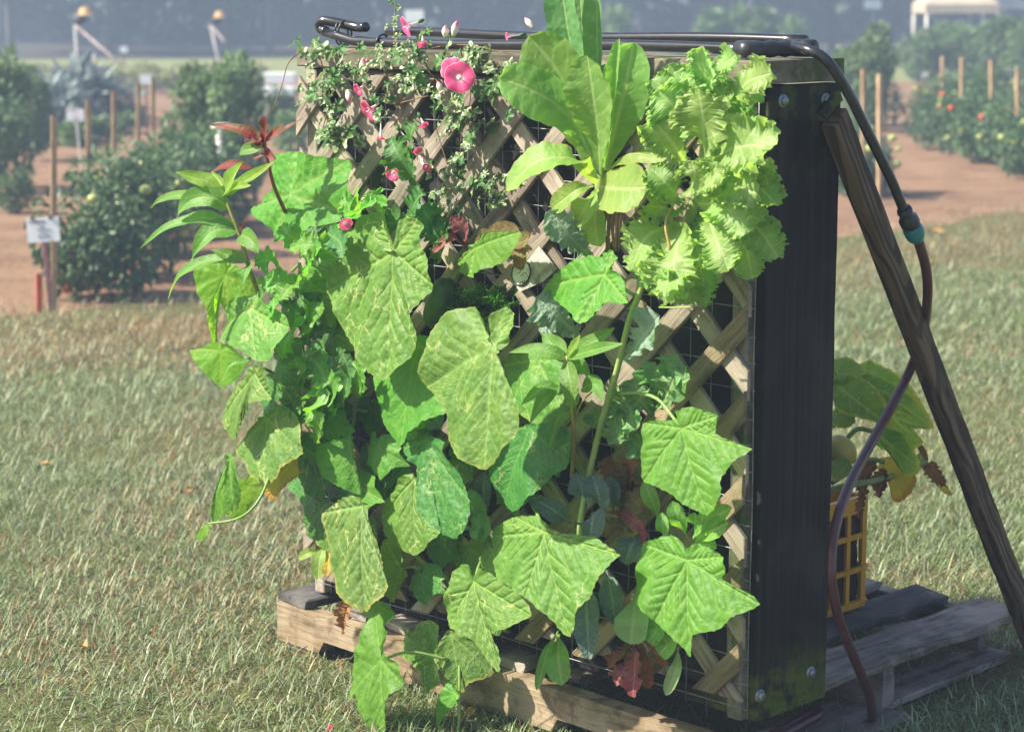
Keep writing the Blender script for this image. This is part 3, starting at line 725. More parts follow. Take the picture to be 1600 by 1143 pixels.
TOM = [leaf_cloud(20 + i, 2300, .085, lobes_shape(15, .46, .62), mat=M['tomato_leaf']) for i in range(4)]
TALL = [leaf_cloud(40 + i, 3600, .07, lobes_shape(24, .40, .42, lump=.27), mat=M['tall_leaf']) for i in range(3)]
LOW = [leaf_cloud(60 + i, 500, .22, lobes_shape(7, .5, .9), droop=.1, mat=M['low_leaf']) for i in range(2)]
GLA = [leaf_cloud(70 + i, 650, .42, lobes_shape(8, .42, .7), droop=.15, long=4.2, mat=M['glaucous']) for i in range(2)]
YEL = [leaf_cloud(80 + i, 600, .16, lobes_shape(9, .5, .8), mat=M['yellow_crop']) for i in range(2)]
_pv, _pf = tube([(0, 0, 0), (.03, 0, .35), (-.02, .02, .85)], [.018, .014, .008], 6)
STEM_ME = make_mesh('stem', _pv, _pf, M['stalk_olive'])
def ball(r=1.0, seg=10, rings=6, mat=None, squash=.85, name='fruit'):
    bm = bmesh.new(); bmesh.ops.create_uvsphere(bm, u_segments=seg, v_segments=rings, radius=r)
    for v in bm.verts:
        v.co.z *= squash
        if v.co.z > .6 * r * squash: v.co.z -= .25 * (v.co.z - .6 * r * squash) + .05 * r
    me = bpy.data.meshes.new(name); bm.to_mesh(me); bm.free(); me.materials.append(mat)
    me.polygons.foreach_set('use_smooth', np.ones(len(me.polygons), dtype=bool)); return me
FRUIT_G = ball(1, mat=M['tomato_green']); FRUIT_R = ball(1, mat=M['tomato_red'])
def bush(name, mesh, label, cat, base, h, w, group=None, fruit=0, red=0.0, rot=0.0, stem=True):
    t = thing(name, label, cat, base, group)
    S = Matrix.Translation(Vector(base)) @ Matrix.Rotation(rot, 4, 'Z') @ Matrix.Diagonal((w, w, h, 1))
    put('foliage', mesh, t, S)
    if stem: put('stem', STEM_ME, t, Matrix.Translation(Vector(base)) @ Matrix.Rotation(rot, 4, 'Z') @ Matrix.Diagonal((h, h, h, 1)))
    for i in range(fruit):
        a = R.uniform(math.pi * .95, math.pi * 2.05); z = R.uniform(.15, .85) * h; r = w * R.uniform(.40, .52)
        p = Vector(base) + Vector((r * math.cos(a), r * math.sin(a), z)); s = R.uniform(.024, .038)
        put('fruit', FRUIT_R if R.random() < red else FRUIT_G, t, Matrix.Translation(p) @ Matrix.Scale(s, 4))
    return t
def px_bush(name, mesh, label, cat, x, ybase, ytop, wpx, **kw):
    b = ground(x, ybase); m = mpp(b); b[2] = -.01
    return bush(name, mesh, label, cat, b, (ybase - ytop) * m * 1.02, wpx * m, rot=R.uniform(0, 6.28), **kw)

# left plot: the row beside the near sign card
px_bush('tomato_plant', TOM[0], 'dark tomato bush nearest the lawn, directly behind the white sign card', 'tomato plant', 150, 462, 262, 170, fruit=4)
px_bush('tomato_plant', TOM[1], 'tomato bush second from the sign card, next to the fallen red tomato', 'tomato plant', 205, 432, 235, 165, fruit=6)
px_bush('tomato_plant', TOM[2], 'tomato bush with pale green fruit half way along the left row', 'tomato plant', 246, 398, 222, 150, fruit=7)
px_bush('tomato_plant', TOM[3], 'farthest tomato bush of the left row, below the tall leafy bush', 'tomato plant', 290, 365, 208, 150, fruit=3)
px_bush('tall_bush', TALL[0], 'tall feathery green bush standing behind the left tomato row', 'bush', 300, 318, 88, 150)
px_bush('tall_bush', TALL[1], 'tall green bush close left of the planter behind the white standpipe', 'bush', 362, 322, 76, 130)
px_bush('tall_bush', TALL[2], 'tall dark bush cut by the left edge of the picture', 'bush', 8, 292, 66, 110)
px_bush('tall_bush', TOM[1], 'broad low bush at the foot of the bush on the left picture edge', 'bush', -8, 300, 150, 120)
for i, (x, y0, y1, w, lb) in enumerate([(118, 196, 112, 120, 'silvery blue strap leaved crop clump at the back of its row'), (80, 210, 132, 110, 'silvery blue strap leaved crop clump in the middle of its row'),
                                        (150, 186, 118, 95, 'silvery blue strap leaved crop clump nearest the tall bushes'), (66, 222, 160, 90, 'silvery blue strap leaved crop clump lowest in front')]):
    px_bush('blue_leaf_crop', GLA[i % 2], lb, 'crop plant', x, y0, y1, w, group='silvery blue crop row', stem=False)
for i, (x, y0, h, w, lb) in enumerate([(118, 228, 34, 52, 'small green seedling clump beside the sign on a thin post'), (160, 222, 36, 60, 'small green clump between the second and third stakes'), (192, 208, 30, 44, 'small green clump right of the third stake'),
                                       (215, 196, 28, 50, 'small green clump by the far stakes'), (445, 205, 60, 60, 'green crop clump just left of the planter top'), (415, 180, 40, 60, 'green crop clump below the white boards'), (455, 232, 50, 60, 'green crop clump touching the planter corner')]):
    px_bush('low_crop_plant', LOW[i % 2], lb, 'crop plant', x, y0, y0 - h, w, group='low green crop clumps', stem=False)
for i in range(9):
    px_bush('yellowing_crop_plant', YEL[i % 2], 'yellowing low crop plant along the far edge of the left plots', 'crop plant', 58 + 42 * i, 134 + 5 * (i % 3), 98 + 4 * (i % 2), 58, group='yellowing crop row far left', stem=False)
px_bush('tomato_plant', TOM[3], 'leafy tomato bush between the sign row and the tall bushes', 'tomato plant', 262, 352, 190, 150, fruit=2)
px_bush('tomato_plant', TOM[0], 'tomato bush at the foot of the tall bushes beside the red amaranth', 'tomato plant', 335, 345, 190, 140, fruit=2)
px_bush('tall_bush', TALL[0], 'second dark bush at the left picture edge, behind the first', 'bush', 38, 250, 92, 95)
px_bush('low_bush', TOM[2], 'low dark bush just above the near sign card', 'bush', 20, 330, 262, 60)
# right plots
px_bush('tall_bush', TALL[0], 'tall grey green bush right of the hose in front of the tents', 'bush', 1378, 205, 28, 118)
px_bush('tall_bush', TALL[2], 'tall pale bush hiding behind the curve of the black hose', 'bush', 1330, 196, 70, 110)
px_bush('tomato_plant', TOM[0], 'tomato bush seen between black hose and planter near two stakes', 'tomato plant', 1352, 305, 190, 96, fruit=5)
px_bush('tomato_plant', TOM[2], 'low tomato bush behind the stake right of the black hose', 'tomato plant', 1320, 300, 170, 90, fruit=3)
ORD = ['first', 'second', 'third', 'fourth', 'fifth', 'sixth', 'seventh', 'eighth', 'ninth', 'tenth', 'eleventh', 'twelfth']
for i, (x, y0, y1, w) in enumerate([(1470, 232, 122, 80), (1502, 243, 140, 82), (1536, 254, 146, 86), (1570, 266, 150, 90), (1606, 278, 156, 96), (1500, 205, 112, 80), (1548, 214, 116, 90), (1595, 222, 120, 92), (1452, 216, 120, 70)]):
    px_bush('tomato_plant', TOM[i % 4], f'{ORD[i]} staked tomato bush of the right row counting from the sandy path', 'tomato plant', x, y0, y1, w, fruit=7, red=.3, group='right tomato row')
for i, (x, y0, y1, w) in enumerate([(1450, 132, 40, 110), (1510, 130, 30, 120), (1570, 134, 22, 120), (1625, 138, 26, 120), (1545, 172, 98, 90)]):
    px_bush('pale_bush', TALL[i % 3], f'{ORD[i]} hazy pale bush below the tan tent, counting towards the right', 'bush', x, y0, y1, w, group='hazy bushes below the tents')
for i, (x, y0, y1, w) in enumerate([(965, 108, 26, 50), (1120, 106, 28, 60), (1160, 106, 24, 60), (1200, 108, 28, 60), (1245, 110, 40, 60)]):
    px_bush('far_bush', LOW[i % 2], f'{ORD[i]} far green bush rising over the planter pipes, from the left', 'bush', x, y0, y1, w, group='far bushes above the pipes', stem=False)
# stakes
def stake(x, y0, y1, label, mat='stake', w=.028, name='garden_stake', lean=0, group='plot stakes', yb=None):
    b = ground(x + lean, y1); m = mpp(b); top = at_depth(x, y0, depth_of(b))
    me = board_mesh(name, float(np.linalg.norm(top - b)) + .05, w, w, M[mat], nx=4, jit=.001, bev=.002, seed=int(x))
    o = put(name, me, None, frame(b - (top - b) / np.linalg.norm(top - b) * .05, top - b, (1, .3, 0)))
    return tag(o, label, 'stake', group)
stake(84, 181, 484, 'weathered wooden stake behind the near white sign card')
stake(138, 158, 400, 'wooden stake in the tomato row just right of the thin posted sign')
stake(178, 143, 365, 'third wooden stake of the left row')
stake(216, 130, 338, 'fourth wooden stake of the left row, by the upper sign')
stake(239, 122, 322, 'fifth wooden stake of the left row, against the tall bush')
stake(1349, 109, 318, 'pale wooden stake just right of the planter above the hose')
stake(1374, 116, 312, 'orange brown wooden stake beside the tilted white tag')
stake(1473, 88, 228, 'first wooden stake of the right tomato row')
stake(1503, 90, 240, 'second wooden stake of the right tomato row')
stake(1549, 94, 252, 'third wooden stake of the right tomato row')
stake(1590, 108, 262, 'wooden stake nearest the right picture edge')
stake(61, 427, 486, 'short orange painted stake at the foot of the near sign', 'stake_red', .03, 'marker_stake', group='marker stakes')
# sign cards
def sign(x0, y0, x1, y1, base, label, tilt=0.0, post='stake_maroon', lines=True, clips=False, yb=None, group='plot sign cards', pw=.024):
    b = ground(*base); dist = depth_of(b) - .02; m = dist / FPX
    cx, cy = (x0 + x1) / 2, (y0 + y1) / 2; c = at_depth(cx, cy, dist)
    t = thing('plot_sign', label, 'sign', b, group)
    W, H = (x1 - x0) * m, (y1 - y0) * m
    ct, st = math.cos(tilt), math.sin(tilt); X = RT * ct + VU * st; Y = VU * ct - RT * st; Z = np.cross(X, Y)
    Mx = frame(c, X, Y)
    mk('card', *box_vf(c, (W, H, .006), X, Y), M['card'], t, smooth=False)
    top = c + Y * H * .3 - Z * .02
    d = top - b; L = float(np.linalg.norm(d))
    put('post', board_mesh('post', L + .04, pw, pw * .7, M[post], nx=3, seed=3), t, frame(b - d / L * .04, d, (1, 0, 0)))
    if lines:
        def bar(y, a, e, h, ink): mk('print_line', *box_vf(c + X * W * ((a + e) / 2 - .5) + Y * H * (.5 - y) + Z * .0042, ((e - a) * W, h * H, .0008), X, Y), M[ink], t, smooth=False)
        bar(.15, .10, .15, .09, 'ink_red')
        for a, e in ((.20, .26), (.27, .33), (.34, .40), (.41, .46), (.48, .58)): bar(.15, a, e, .075, 'ink_red')
        for a, e in ((.42, .50), (.51, .57)): bar(.36, a, e, .03, 'ink')
        for a, e in ((.40, .50), (.52, .58), (.60, .64)): bar(.64, a, e, .03, 'ink')
        for a, e in ((.30, .42), (.44, .54), (.56, .74)): bar(.73, a, e, .025, 'ink')
        for a, e in ((.34, .50), (.52, .68)): bar(.81, a, e, .025, 'ink')
    if clips:
        for k in (.2, .75):
            mk('clip', *box_vf(c + X * W * (k - .5) + Y * H * .5 + Z * .003, (.012, .016, .014), X, Y), M['fitting'], t, smooth=False)
        cu = bpy.data.curves.new('lettering', 'FONT'); cu.body = 'Tasti-Lee'; cu.size = H * .16; cu.align_x = 'CENTER'; cu.align_y = 'CENTER'; cu.extrude = .0004
        tmp = bpy.data.objects.new('tmp', cu); col.objects.link(tmp); bpy.context.view_layer.update(); me = bpy.data.meshes.new_from_object(tmp.evaluated_get(bpy.context.evaluated_depsgraph_get())); bpy.data.objects.remove(tmp); me.materials.clear(); me.materials.append(M['ink'])
        o = bpy.data.objects.new('lettering', me); col.objects.link(o); o.parent = t
        o.matrix_basis = Matrix.Translation(-Vector(b)) @ frame(c + X * W * .02 + Y * H * .01 + Z * .0044, X, Y)
    return t
sign(42, 340, 93, 378, (79, 484), 'near white printed card with two black clips on a maroon stake', tilt=.06, clips=True)
sign(104, 170, 131, 189, (126, 262), 'white printed card on a thin leaning post in front of the blue crop', tilt=-.03, post='pale_pipe', pw=.014)
sign(219, 117, 236, 131, (230, 205), 'small white card above the fourth stake', lines=False)
sign(188, 73, 199, 82, (193, 128), 'tiny white card far off below the slanted pipe', lines=False)
sign(135, 83, 148, 92, (141, 130), 'tiny pale card far off beside the hatted pole', lines=False)
sign(632, 16, 662, 36, (646, 112), 'pale board far behind the top of the pink flowers', lines=False, post='pale_pipe')
sign(1372, 226, 1391, 251, (1388, 300), 'white tag card leaning beside the black hose', tilt=.25, lines=False)
sign(1440, 113, 1450, 124, (1446, 190), 'little white card left of the right tomato row', lines=False)
sign(1560, 105, 1580, 118, (1570, 170), 'pale blue card among the hazy bushes on the right', lines=False)
sign(1350, 0, 1377, 14, (1364, 84), 'pinkish board far off left of the tan tent', lines=False, post='pale_pipe')
for i, (x0, y0, x1, y1, lb) in enumerate([(412, 112, 462, 132, 'white trestle board just left of the planter top'), (412, 134, 462, 152, 'lower white trestle board just left of the planter')]):
    c = at_depth((x0 + x1) / 2, (y0 + y1) / 2, 24 - i); m = (24 - i) / FPX; t = thing('trestle_board', lb, 'board', (c[0], c[1], 0), 'white trestle boards')
    mk('board_top', *box_vf(c, ((x1 - x0) * m, .35, (y1 - y0) * m * .75)), M['card'], t, smooth=False)
    for s in (-1, 1): mk('leg', *box_vf((c[0] + s * .14, c[1], c[2] / 2 - .02), (.03, .03, c[2])), M['pvc'], t, smooth=False)
# white standpipe with sprinkler
b = ground(344, 356); m = mpp(b); t = thing('standpipe', 'white plastic standpipe with sprinkler head left of the planter', 'standpipe', b)
top = at_depth(342, 213, depth_of(b)); V, Fc = tube([b, top], .017, 10); mk('riser', V, Fc, M['pvc'], t)
V, Fc = tube([top - VU * .03, top + VU * .004], .021, 10); mk('coupling', V, Fc, M['pvc'], t)
h = at_depth(344, 197, depth_of(b)); V, Fc = tube([h - RT * .055 - VU * .012, h - RT * .02, h + RT * .03, h + RT * .085], [.013, .016, .016, .008], 10); mk('sprinkler_head', V, Fc, M['pvc'], t)
V, Fc = tube([top, h], .010, 8); mk('nozzle_stem', V, Fc, M['pvc'], t)
# hatted poles with slanting pipes
def hat_pole(xh, yh, xp, yp, xe, ye, xb, yb, dist, label, sc_=1.0):
    m = dist / FPX; b = at_depth(xb, yb, dist); b[2] = 0; t = thing('hatted_pole', label, 'scarecrow', b, 'hatted poles')
    hp = at_depth(xh, yh, dist); pt = at_depth(xp, yp, dist); e = at_depth(xe, ye, dist - 1.0)
    V, Fc = tube([b, pt], .013, 8); mk('pole', V, Fc, M['pale_pipe'], t)
    V, Fc = tube([pt, (pt + e) / 2, e], [.018, .017, .016], 8); mk('slanted_arm', V, Fc, M['rusty_pipe'], t)
    V, Fc = tube([pt + VU * .02, hp - VU * .03 * sc_], [.035 * sc_, .075 * sc_], 10); mk('head', V, Fc, M['black_cloth'], t)
    V, Fc = [], []
    for k in range(20):
        a = 6.283 * k / 20
        for r, z in ((.13, -.012), (.08, .0), (.07, .055), (.05, .08), (.005, .085)):
            V.append(hp + np.array([math.cos(a) * r * 1.0, math.sin(a) * r, z + .02 * math.cos(a) * r / .17]) * sc_)
        for j in range(4):
            q = k * 5 + j; w = (k + 1) % 20 * 5 + j; Fc.append((q, w, w + 1, q + 1))
    mk('straw_hat', V, Fc, M['straw'], t)
hat_pole(133, 22, 117, 40, 188, 100, 124, 140, 27, 'straw hat on a dark head atop a pole with long slanting pipe')
hat_pole(343, 26, 329, 40, 352, 66, 352, 120, 31, 'second straw hat pole showing above the tall leafy bushes', .9)
# fallen tomato
b = ground(231, 424); o = put('tomato', ball(.045, 14, 9, M['tomato_red'], .85, 'tomato'), None, Matrix.Translation(Vector(b) + Vector((0, 0, .034)))); tag(o, 'ripe red tomato lying on the soil beside the left row', 'tomato')
b = ground(104, 458); o = put('tomato', ball(.035, 12, 8, M['tomato_red'], .85, 'tomato'), None, Matrix.Translation(Vector(b) + Vector((0, 0, .026)))); tag(o, 'half hidden red tomato on the soil under the nearest tomato bush', 'tomato')
# tents
def tent(x0, x1, ye, yt, dist, label, mat, legs):
    m = dist / FPX; a = at_depth(x0, ye, dist); c = at_depth(x1, ye, dist); w = c[0] - a[0]; t = thing('canopy_tent', label, 'tent', ((a[0] + c[0]) / 2, a[1] + w / 2, 0), 'canopy tents')
    z0 = a[2]; z1 = z0 + w * .32; k = .18 * w
    V = [(a[0], a[1], z0 - .10), (c[0], a[1], z0 - .10), (c[0], a[1] + w, z0 - .10), (a[0], a[1] + w, z0 - .10), (a[0], a[1], z0 + .08), (c[0], a[1], z0 + .08), (c[0], a[1] + w, z0 + .08), (a[0], a[1] + w, z0 + .08),
         (a[0] + w / 2 - k, a[1] + w / 2 - k, z1), (a[0] + w / 2 + k, a[1] + w / 2 - k, z1), (a[0] + w / 2 + k, a[1] + w / 2 + k, z1), (a[0] + w / 2 - k, a[1] + w / 2 + k, z1)]
    Fc = [(i, (i + 1) % 4, (i + 1) % 4 + 4, i + 4) for i in range(4)] + [(4 + i, 4 + (i + 1) % 4, 8 + (i + 1) % 4, 8 + i) for i in range(4)] + [(8, 9, 10, 11)]
    mk('canopy', V, Fc, M[mat], t, smooth=False)
    for p in ((a[0] + .04, a[1] + .04), (c[0] - .04, a[1] + .04), (c[0] - .04, a[1] + w - .04), (a[0] + .04, a[1] + w - .04)):
        V, Fc = tube([(p[0], p[1], -.05), (p[0], p[1], z0)], .03, 6); mk('leg', V, Fc, M['pvc'], t)
tent(1446, 1562, 13, -16, 44, 'tan canopy tent with white legs at the upper right', 'canvas', 4)
tent(1535, 1640, 8, -10, 50, 'grey canopy tent half behind the tan one', 'canvas_grey', 4)
# the wood: trees one by one, undergrowth as a mass
TREE = []
for s in range(3):
    TREE.append(leaf_cloud(100 + s, 1500, .085, lobes_shape(16, .30, .40, zlo=.22, lump=.20), droop=.2, long=1.4, mat=M['tree_leaf'], name='crown'))
def trunk_mesh(s):
    rg = np.random.default_rng(s); p = smooth_path([(0, 0, -.02), (rg.normal(0, .008), rg.normal(0, .008), .35), (rg.normal(0, .015), rg.normal(0, .015), .9)], 8); parts = [tube(p, np.linspace(.016, .005, 8), 8)]
    for k in range(5):
        q = p[3 + k % 4]; a = rg.uniform(0, 6.28); parts.append(tube([q, q + np.array([math.cos(a) * .1, math.sin(a) * .1, .07]), q + np.array([math.cos(a) * .2, math.sin(a) * .2, .17])], [.006, .004, .002], 5))
    return make_mesh('trunk', *joined(parts), M['bark'])
TRUNK = [trunk_mesh(5 + s) for s in range(3)]
fl = grid_sheet('forest_floor', np.linspace(-40, 40, 40), 48.6 + .5 * np.sin(np.linspace(0, 30, 40)), 116 + 0 * np.linspace(0, 1, 40), 30, -.035, plain_mat('leaf_litter', (.035, .028, .02), .95, (.06, .05, .03), 3), .012, .3)
tag(fl, 'dark shaded floor of the wood', 'forest floor', kind='structure')
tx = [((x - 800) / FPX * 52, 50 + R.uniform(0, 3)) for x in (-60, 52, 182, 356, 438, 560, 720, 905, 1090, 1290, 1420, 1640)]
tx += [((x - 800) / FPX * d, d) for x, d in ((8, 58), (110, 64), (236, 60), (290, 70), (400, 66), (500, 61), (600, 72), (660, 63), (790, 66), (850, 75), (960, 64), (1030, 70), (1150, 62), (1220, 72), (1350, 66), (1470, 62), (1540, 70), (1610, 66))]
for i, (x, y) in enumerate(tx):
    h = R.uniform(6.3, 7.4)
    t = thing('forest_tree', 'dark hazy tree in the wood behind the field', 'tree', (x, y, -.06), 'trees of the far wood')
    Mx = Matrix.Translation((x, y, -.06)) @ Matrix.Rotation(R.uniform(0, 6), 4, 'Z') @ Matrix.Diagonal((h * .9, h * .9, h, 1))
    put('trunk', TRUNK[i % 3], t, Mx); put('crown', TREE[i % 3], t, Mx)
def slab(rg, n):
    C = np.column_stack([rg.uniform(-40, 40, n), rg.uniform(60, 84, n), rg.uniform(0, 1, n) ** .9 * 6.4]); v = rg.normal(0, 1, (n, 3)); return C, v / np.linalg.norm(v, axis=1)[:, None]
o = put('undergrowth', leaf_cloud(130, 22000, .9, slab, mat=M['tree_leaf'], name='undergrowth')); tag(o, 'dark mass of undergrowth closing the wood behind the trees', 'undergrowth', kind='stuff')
# air
hz = NT('morning_haze'); hz.t.nodes.remove(hz.p)
pv = hz.n('VolumePrincipled'); pv.inputs['Color'].default_value = (.58, .74, 1.0, 1); pv.inputs['Density'].default_value = .0066; pv.inputs['Anisotropy'].default_value = .1
hz.t.links.new(pv.outputs[0], hz.out.inputs['Volume'])
V, Fc = box_vf((0, 50, 3.4), (190, 172, 9.4)); o = mk('haze', V, Fc, hz.m, smooth=False); tag(o, 'blue morning haze lying over the field', 'haze', kind='stuff')
# ------------------------------------------------------------------ the pallet
pal = thing('wooden_pallet', 'old grey wooden pallet under the planter with broken deck boards', 'pallet', P(.7, -.13, -.5))
Z0 = -.13                                            # the ground in the planter's frame
# front runner with its fork notches, sawn to shape
def runner(n, mat, seed, u0=.06, u1=1.352):
    z0, z1, T = Z0 + .018, -.022, .040
    us = [u1, 1.20, 1.165, .98, .945, .47, .435, .25, .215, u0]; prof = [(u1, z0), (1.205, z0), (1.185, z0 + .03), (.975, z0 + .03), (.945, z0), (.47, z0), (.45, z0 + .03), (.235, z0 + .03), (.21, z0), (u0, z0), (u0, z1), (.4, z1 + .002), (.9, z1 - .002), (u1, z1)]
    Lx = u1; V = [(Lx - u, z, s * T / 2) for s in (-1, 1) for u, z in prof]; k = len(prof)
    Fc = [tuple(range(k)), tuple(range(2 * k - 1, k - 1, -1))] + [((i + 1) % k, i, i + k, (i + 1) % k + k) for i in range(k)]
    me = make_mesh('runner', V, Fc, M[mat], smooth=False)
    return put('runner', me, pal, frame(P(u1, 0, n), -LU, VU))
runner(.034, 'pallet_tan', 1); runner(-.545, 'pallet', 2, .072, 1.34); runner(-1.03, 'pallet', 3, .16, 1.34)
for i, (u, w, n0, n1, mt, rg_) in enumerate([(1.30, .105, .055, -1.05, 'pallet_dark', .01), (1.13, .10, .03, -1.05, 'pallet', 0), (.96, .10, .03, -1.05, 'pallet', 0), (.79, .10, .03, -1.05, 'pallet', 0), (.62, .09, .03, -1.02, 'pallet', 0),
                                            (.475, .085, .02, -1.03, 'pallet', .02), (.315, .11, -.20, -1.075, 'pallet_dark', .03), (.135, .135, -.26, -1.07, 'pallet', .02)]):
    board('deck_board', M[mt], pal, P(u, -.0115, n0), P(u, -.0115, n1), LU, w, .020, nx=14, jit=.0030, seed=30 + i, ragged=rg_ + .012)
for i, (u, w) in enumerate([(.12, .10), (.72, .10), (1.29, .10)]):
    board('bottom_board', M['pallet'], pal, P(u, Z0 + .012, .05), P(u + .03, Z0 + .012, -1.06), LU, w, .016, nx=8, seed=50 + i)
board('bottom_board', M['pallet'], pal, P(.02, Z0 + .016, .02), P(.045, Z0 + .016, -.54), LU, .085, .016, nx=8, seed=58)
# ------------------------------------------------------------------ the planter
pl = thing('vertical_planter', 'dark wooden upright planter box with diagonal lattice front standing on the pallet', 'planter', P(.65, 0, -.12))
board('cap_beam', M['cap'], pl, P(-.004, PH - .021, -PD / 2 + .002), P(PW + .01, PH - .021, -PD / 2 + .002), NU, PD + .006, .042, nx=14, jit=.001, seed=1)
board('side_board', M['side'], pl, P(.019, .004, -PD / 2 - .012), P(.019, PH - .044, -PD / 2 - .012), NU, PD - .026, .038, nx=16, jit=.0006, seed=2)
board('side_board', M['side'], pl, P(PW - .019, .004, -PD / 2 - .012), P(PW - .019, PH - .044, -PD / 2 - .012), NU, PD - .026, .038, nx=10, jit=.0006, seed=3)
board('bottom_board', M['side'], pl, P(.04, .022, -PD / 2 - .012), P(PW - .04, .022, -PD / 2 - .012), NU, PD - .03, .036, nx=8, seed=4)
board('back_panel', M['side'], pl, P(.04, PH / 2, -PD + .012), P(PW - .04, PH / 2, -PD + .012), VU, PH - .10, .016, nx=4, seed=5)
for u, s in ((.032, 0), (PW - .03, 1)):
    board('corner_post', M['lattice_under'] if s else M['cap'], pl, P(u + (0 if s else .010), .006, -.022), P(u + (0 if s else .010), PH - .046, -.022), NU, .036, .034, nx=10, seed=6 + s)
board('top_rail', M['cap'], pl, P(.06, PH - .062, -.024), P(PW - .06, PH - .062, -.024), VU, .030, .03, nx=8, seed=9)
# crumpled black liner behind the mesh
nu, nv = 66, 62; uu = np.linspace(.04, PW - .04, nu); vv = np.linspace(.04, PH - .05, nv)
V = np.array([P(a, b, -.050 + .016 * noise.noise((a * 9, b * 9, 1.0)) + .010 * noise.noise((a * 25, b * 25, 4.0))) for a in uu for b in vv])
i = (np.arange(nu - 1)[:, None] * nv + np.arange(nv - 1)[None]).ravel()
mk('liner', V, np.stack([i, i + nv, i + nv + 1, i + 1], 1), M['liner'], pl)
# welded wire mesh
parts = []
for v in np.arange(.03, PH - .05, .0508):
    a = [P(u, v + .002 * math.sin(u * 9 + v * 40), -.0035 + .002 * math.sin(u * 14 + v * 7)) for u in np.linspace(.006, PW - .02, 20)]; parts.append(tube(a, .0011, 4))
for u in np.arange(.008, PW - .01, .0508):
    a = [P(u + .0015 * math.sin(v * 11), v, -.0055) for v in np.linspace(.012, PH - .05, 14)]; parts.append(tube(a, .0011, 4))
V, Fc = joined(parts); mk('wire_mesh', V, Fc, M['wire'], pl)
# lattice laths, each its own piece
def clip_poly(poly, x0, x1, y0, y1):
    def cut(pl_, f, inter):
        out = []
        for k in range(len(pl_)):
            a, b = pl_[k - 1], pl_[k]
            if f(b):
                if not f(a): out.append(inter(a, b))
                out.append(b)
            elif f(a): out.append(inter(a, b))
        return out
    def ix(x): return lambda a, b: (x, a[1] + (b[1] - a[1]) * (x - a[0]) / (b[0] - a[0]))
    def iy(y): return lambda a, b: (a[0] + (b[0] - a[0]) * (y - a[1]) / (b[1] - a[1]), y)
    for f, q in ((lambda p: p[0] >= x0, ix(x0)), (lambda p: p[0] <= x1, ix(x1)), (lambda p: p[1] >= y0, iy(y0)), (lambda p: p[1] <= y1, iy(y1))):
        if poly: poly = cut(poly, f, q)
    return poly
def lath(c, sgn, n0, seed, name='lath'):
    """Centre line u*sgn + v = c (sgn +1 leans '\\\\' seen from the front ... ), clipped to the frame."""
    rg = np.random.default_rng(seed); w, T = .0395, .0085; dv = np.array([1, -sgn]) / math.sqrt(2); pv_ = np.array([sgn, 1]) / math.sqrt(2)
    m = np.array([sgn * c / 2, c / 2]); wob = rg.normal(0, .004)
    poly = [tuple(m + dv * a + pv_ * b) for a, b in ((-3, -w/2 + wob), (3, -w/2 - wob), (3, w/2 - wob), (-3, w/2 + wob))]
    poly = clip_poly(poly, .012, PW - .002, rg.uniform(.035, .06), PH - .052 - rg.uniform(0, .006))
    if len(poly) < 3: return
    poly = np.array(poly); cen = poly.mean(0)
    if np.ptp(poly @ dv) < .05: return
    X = LU * dv[0] + VU * dv[1]; Yv = LU * pv_[0] + VU * pv_[1]
    q = np.array([((p - cen) @ dv, (p - cen) @ pv_) for p in poly]); k = len(q); ins = q * (1 - .0022 / np.maximum(np.abs(q), .01).min(1)[:, None].clip(.01, 1)); ins = q - np.sign(q) * .0015
    Zd = np.cross(X, Yv); s = 1 if Zd @ NU > 0 else -1
    V = [(a, b, -s * T / 2) for a, b in q] + [(a, b, s * (T / 2 - .0015)) for a, b in q] + [(a, b, s * T / 2) for a, b in ins]
    Fc = [tuple(range(k))[::-1], tuple(range(2 * k, 3 * k))] + [(i, (i + 1) % k, (i + 1) % k + k, i + k) for i in range(k)] + [(i + k, (i + 1) % k + k, (i + 1) % k + 2 * k, i + 2 * k) for i in range(k)]
    low = cen[1] < .42
    me = make_mesh(name, V, Fc, M['lattice_low'] if low else (M['lattice'] if n0 > .008 else M['lattice_under']), smooth=False)
    put(name, me, pl, frame(P(cen[0], cen[1], n0), X, Yv))
SP, SB = .1585, .1568
cf, cb = .152, .167                                   # '/' laths lie in front, '\\' laths behind
for k in range(-16, 17):
    c = cf + k * SP
    if .05 < c < PW + PH: lath(c, 1, .0135, 200 + k)
    c = cb + k * SB
    if -PW < c < PH: lath(c, -1, .0045, 260 + k)
# bolts on the end board, the cleat and the long prop
def bolt(px, py, n=None):
    d = ray(px, py); p = CAM + d * (((O - CAM) @ LU - .0005) / (d @ LU)); parts = [tube([p + LU * .002, p - LU * .002], .0125, 14), tube([p - LU * .002, p - LU * .008], .0085, 6)]
    mk('bolt', *joined(parts), M['bolt'], pl)
for x, y in ((1223, 158), (1290, 156), (1187, 1086), (1266, 1050)): bolt(x, y)
br_top = P(-.026, 1.135, -.180); br_bot = P(.075, Z0 - .005, -1.135)
board('prop', M['brace'], pl, br_bot, br_top, VU + NU * .3, .056, .034, nx=26, jit=.0008, seed=77)
board('cleat', M['side'], pl, P(-.010, 1.135, -.160), P(-.010, 1.172, -.212), VU, .022, .018, nx=3, seed=78)

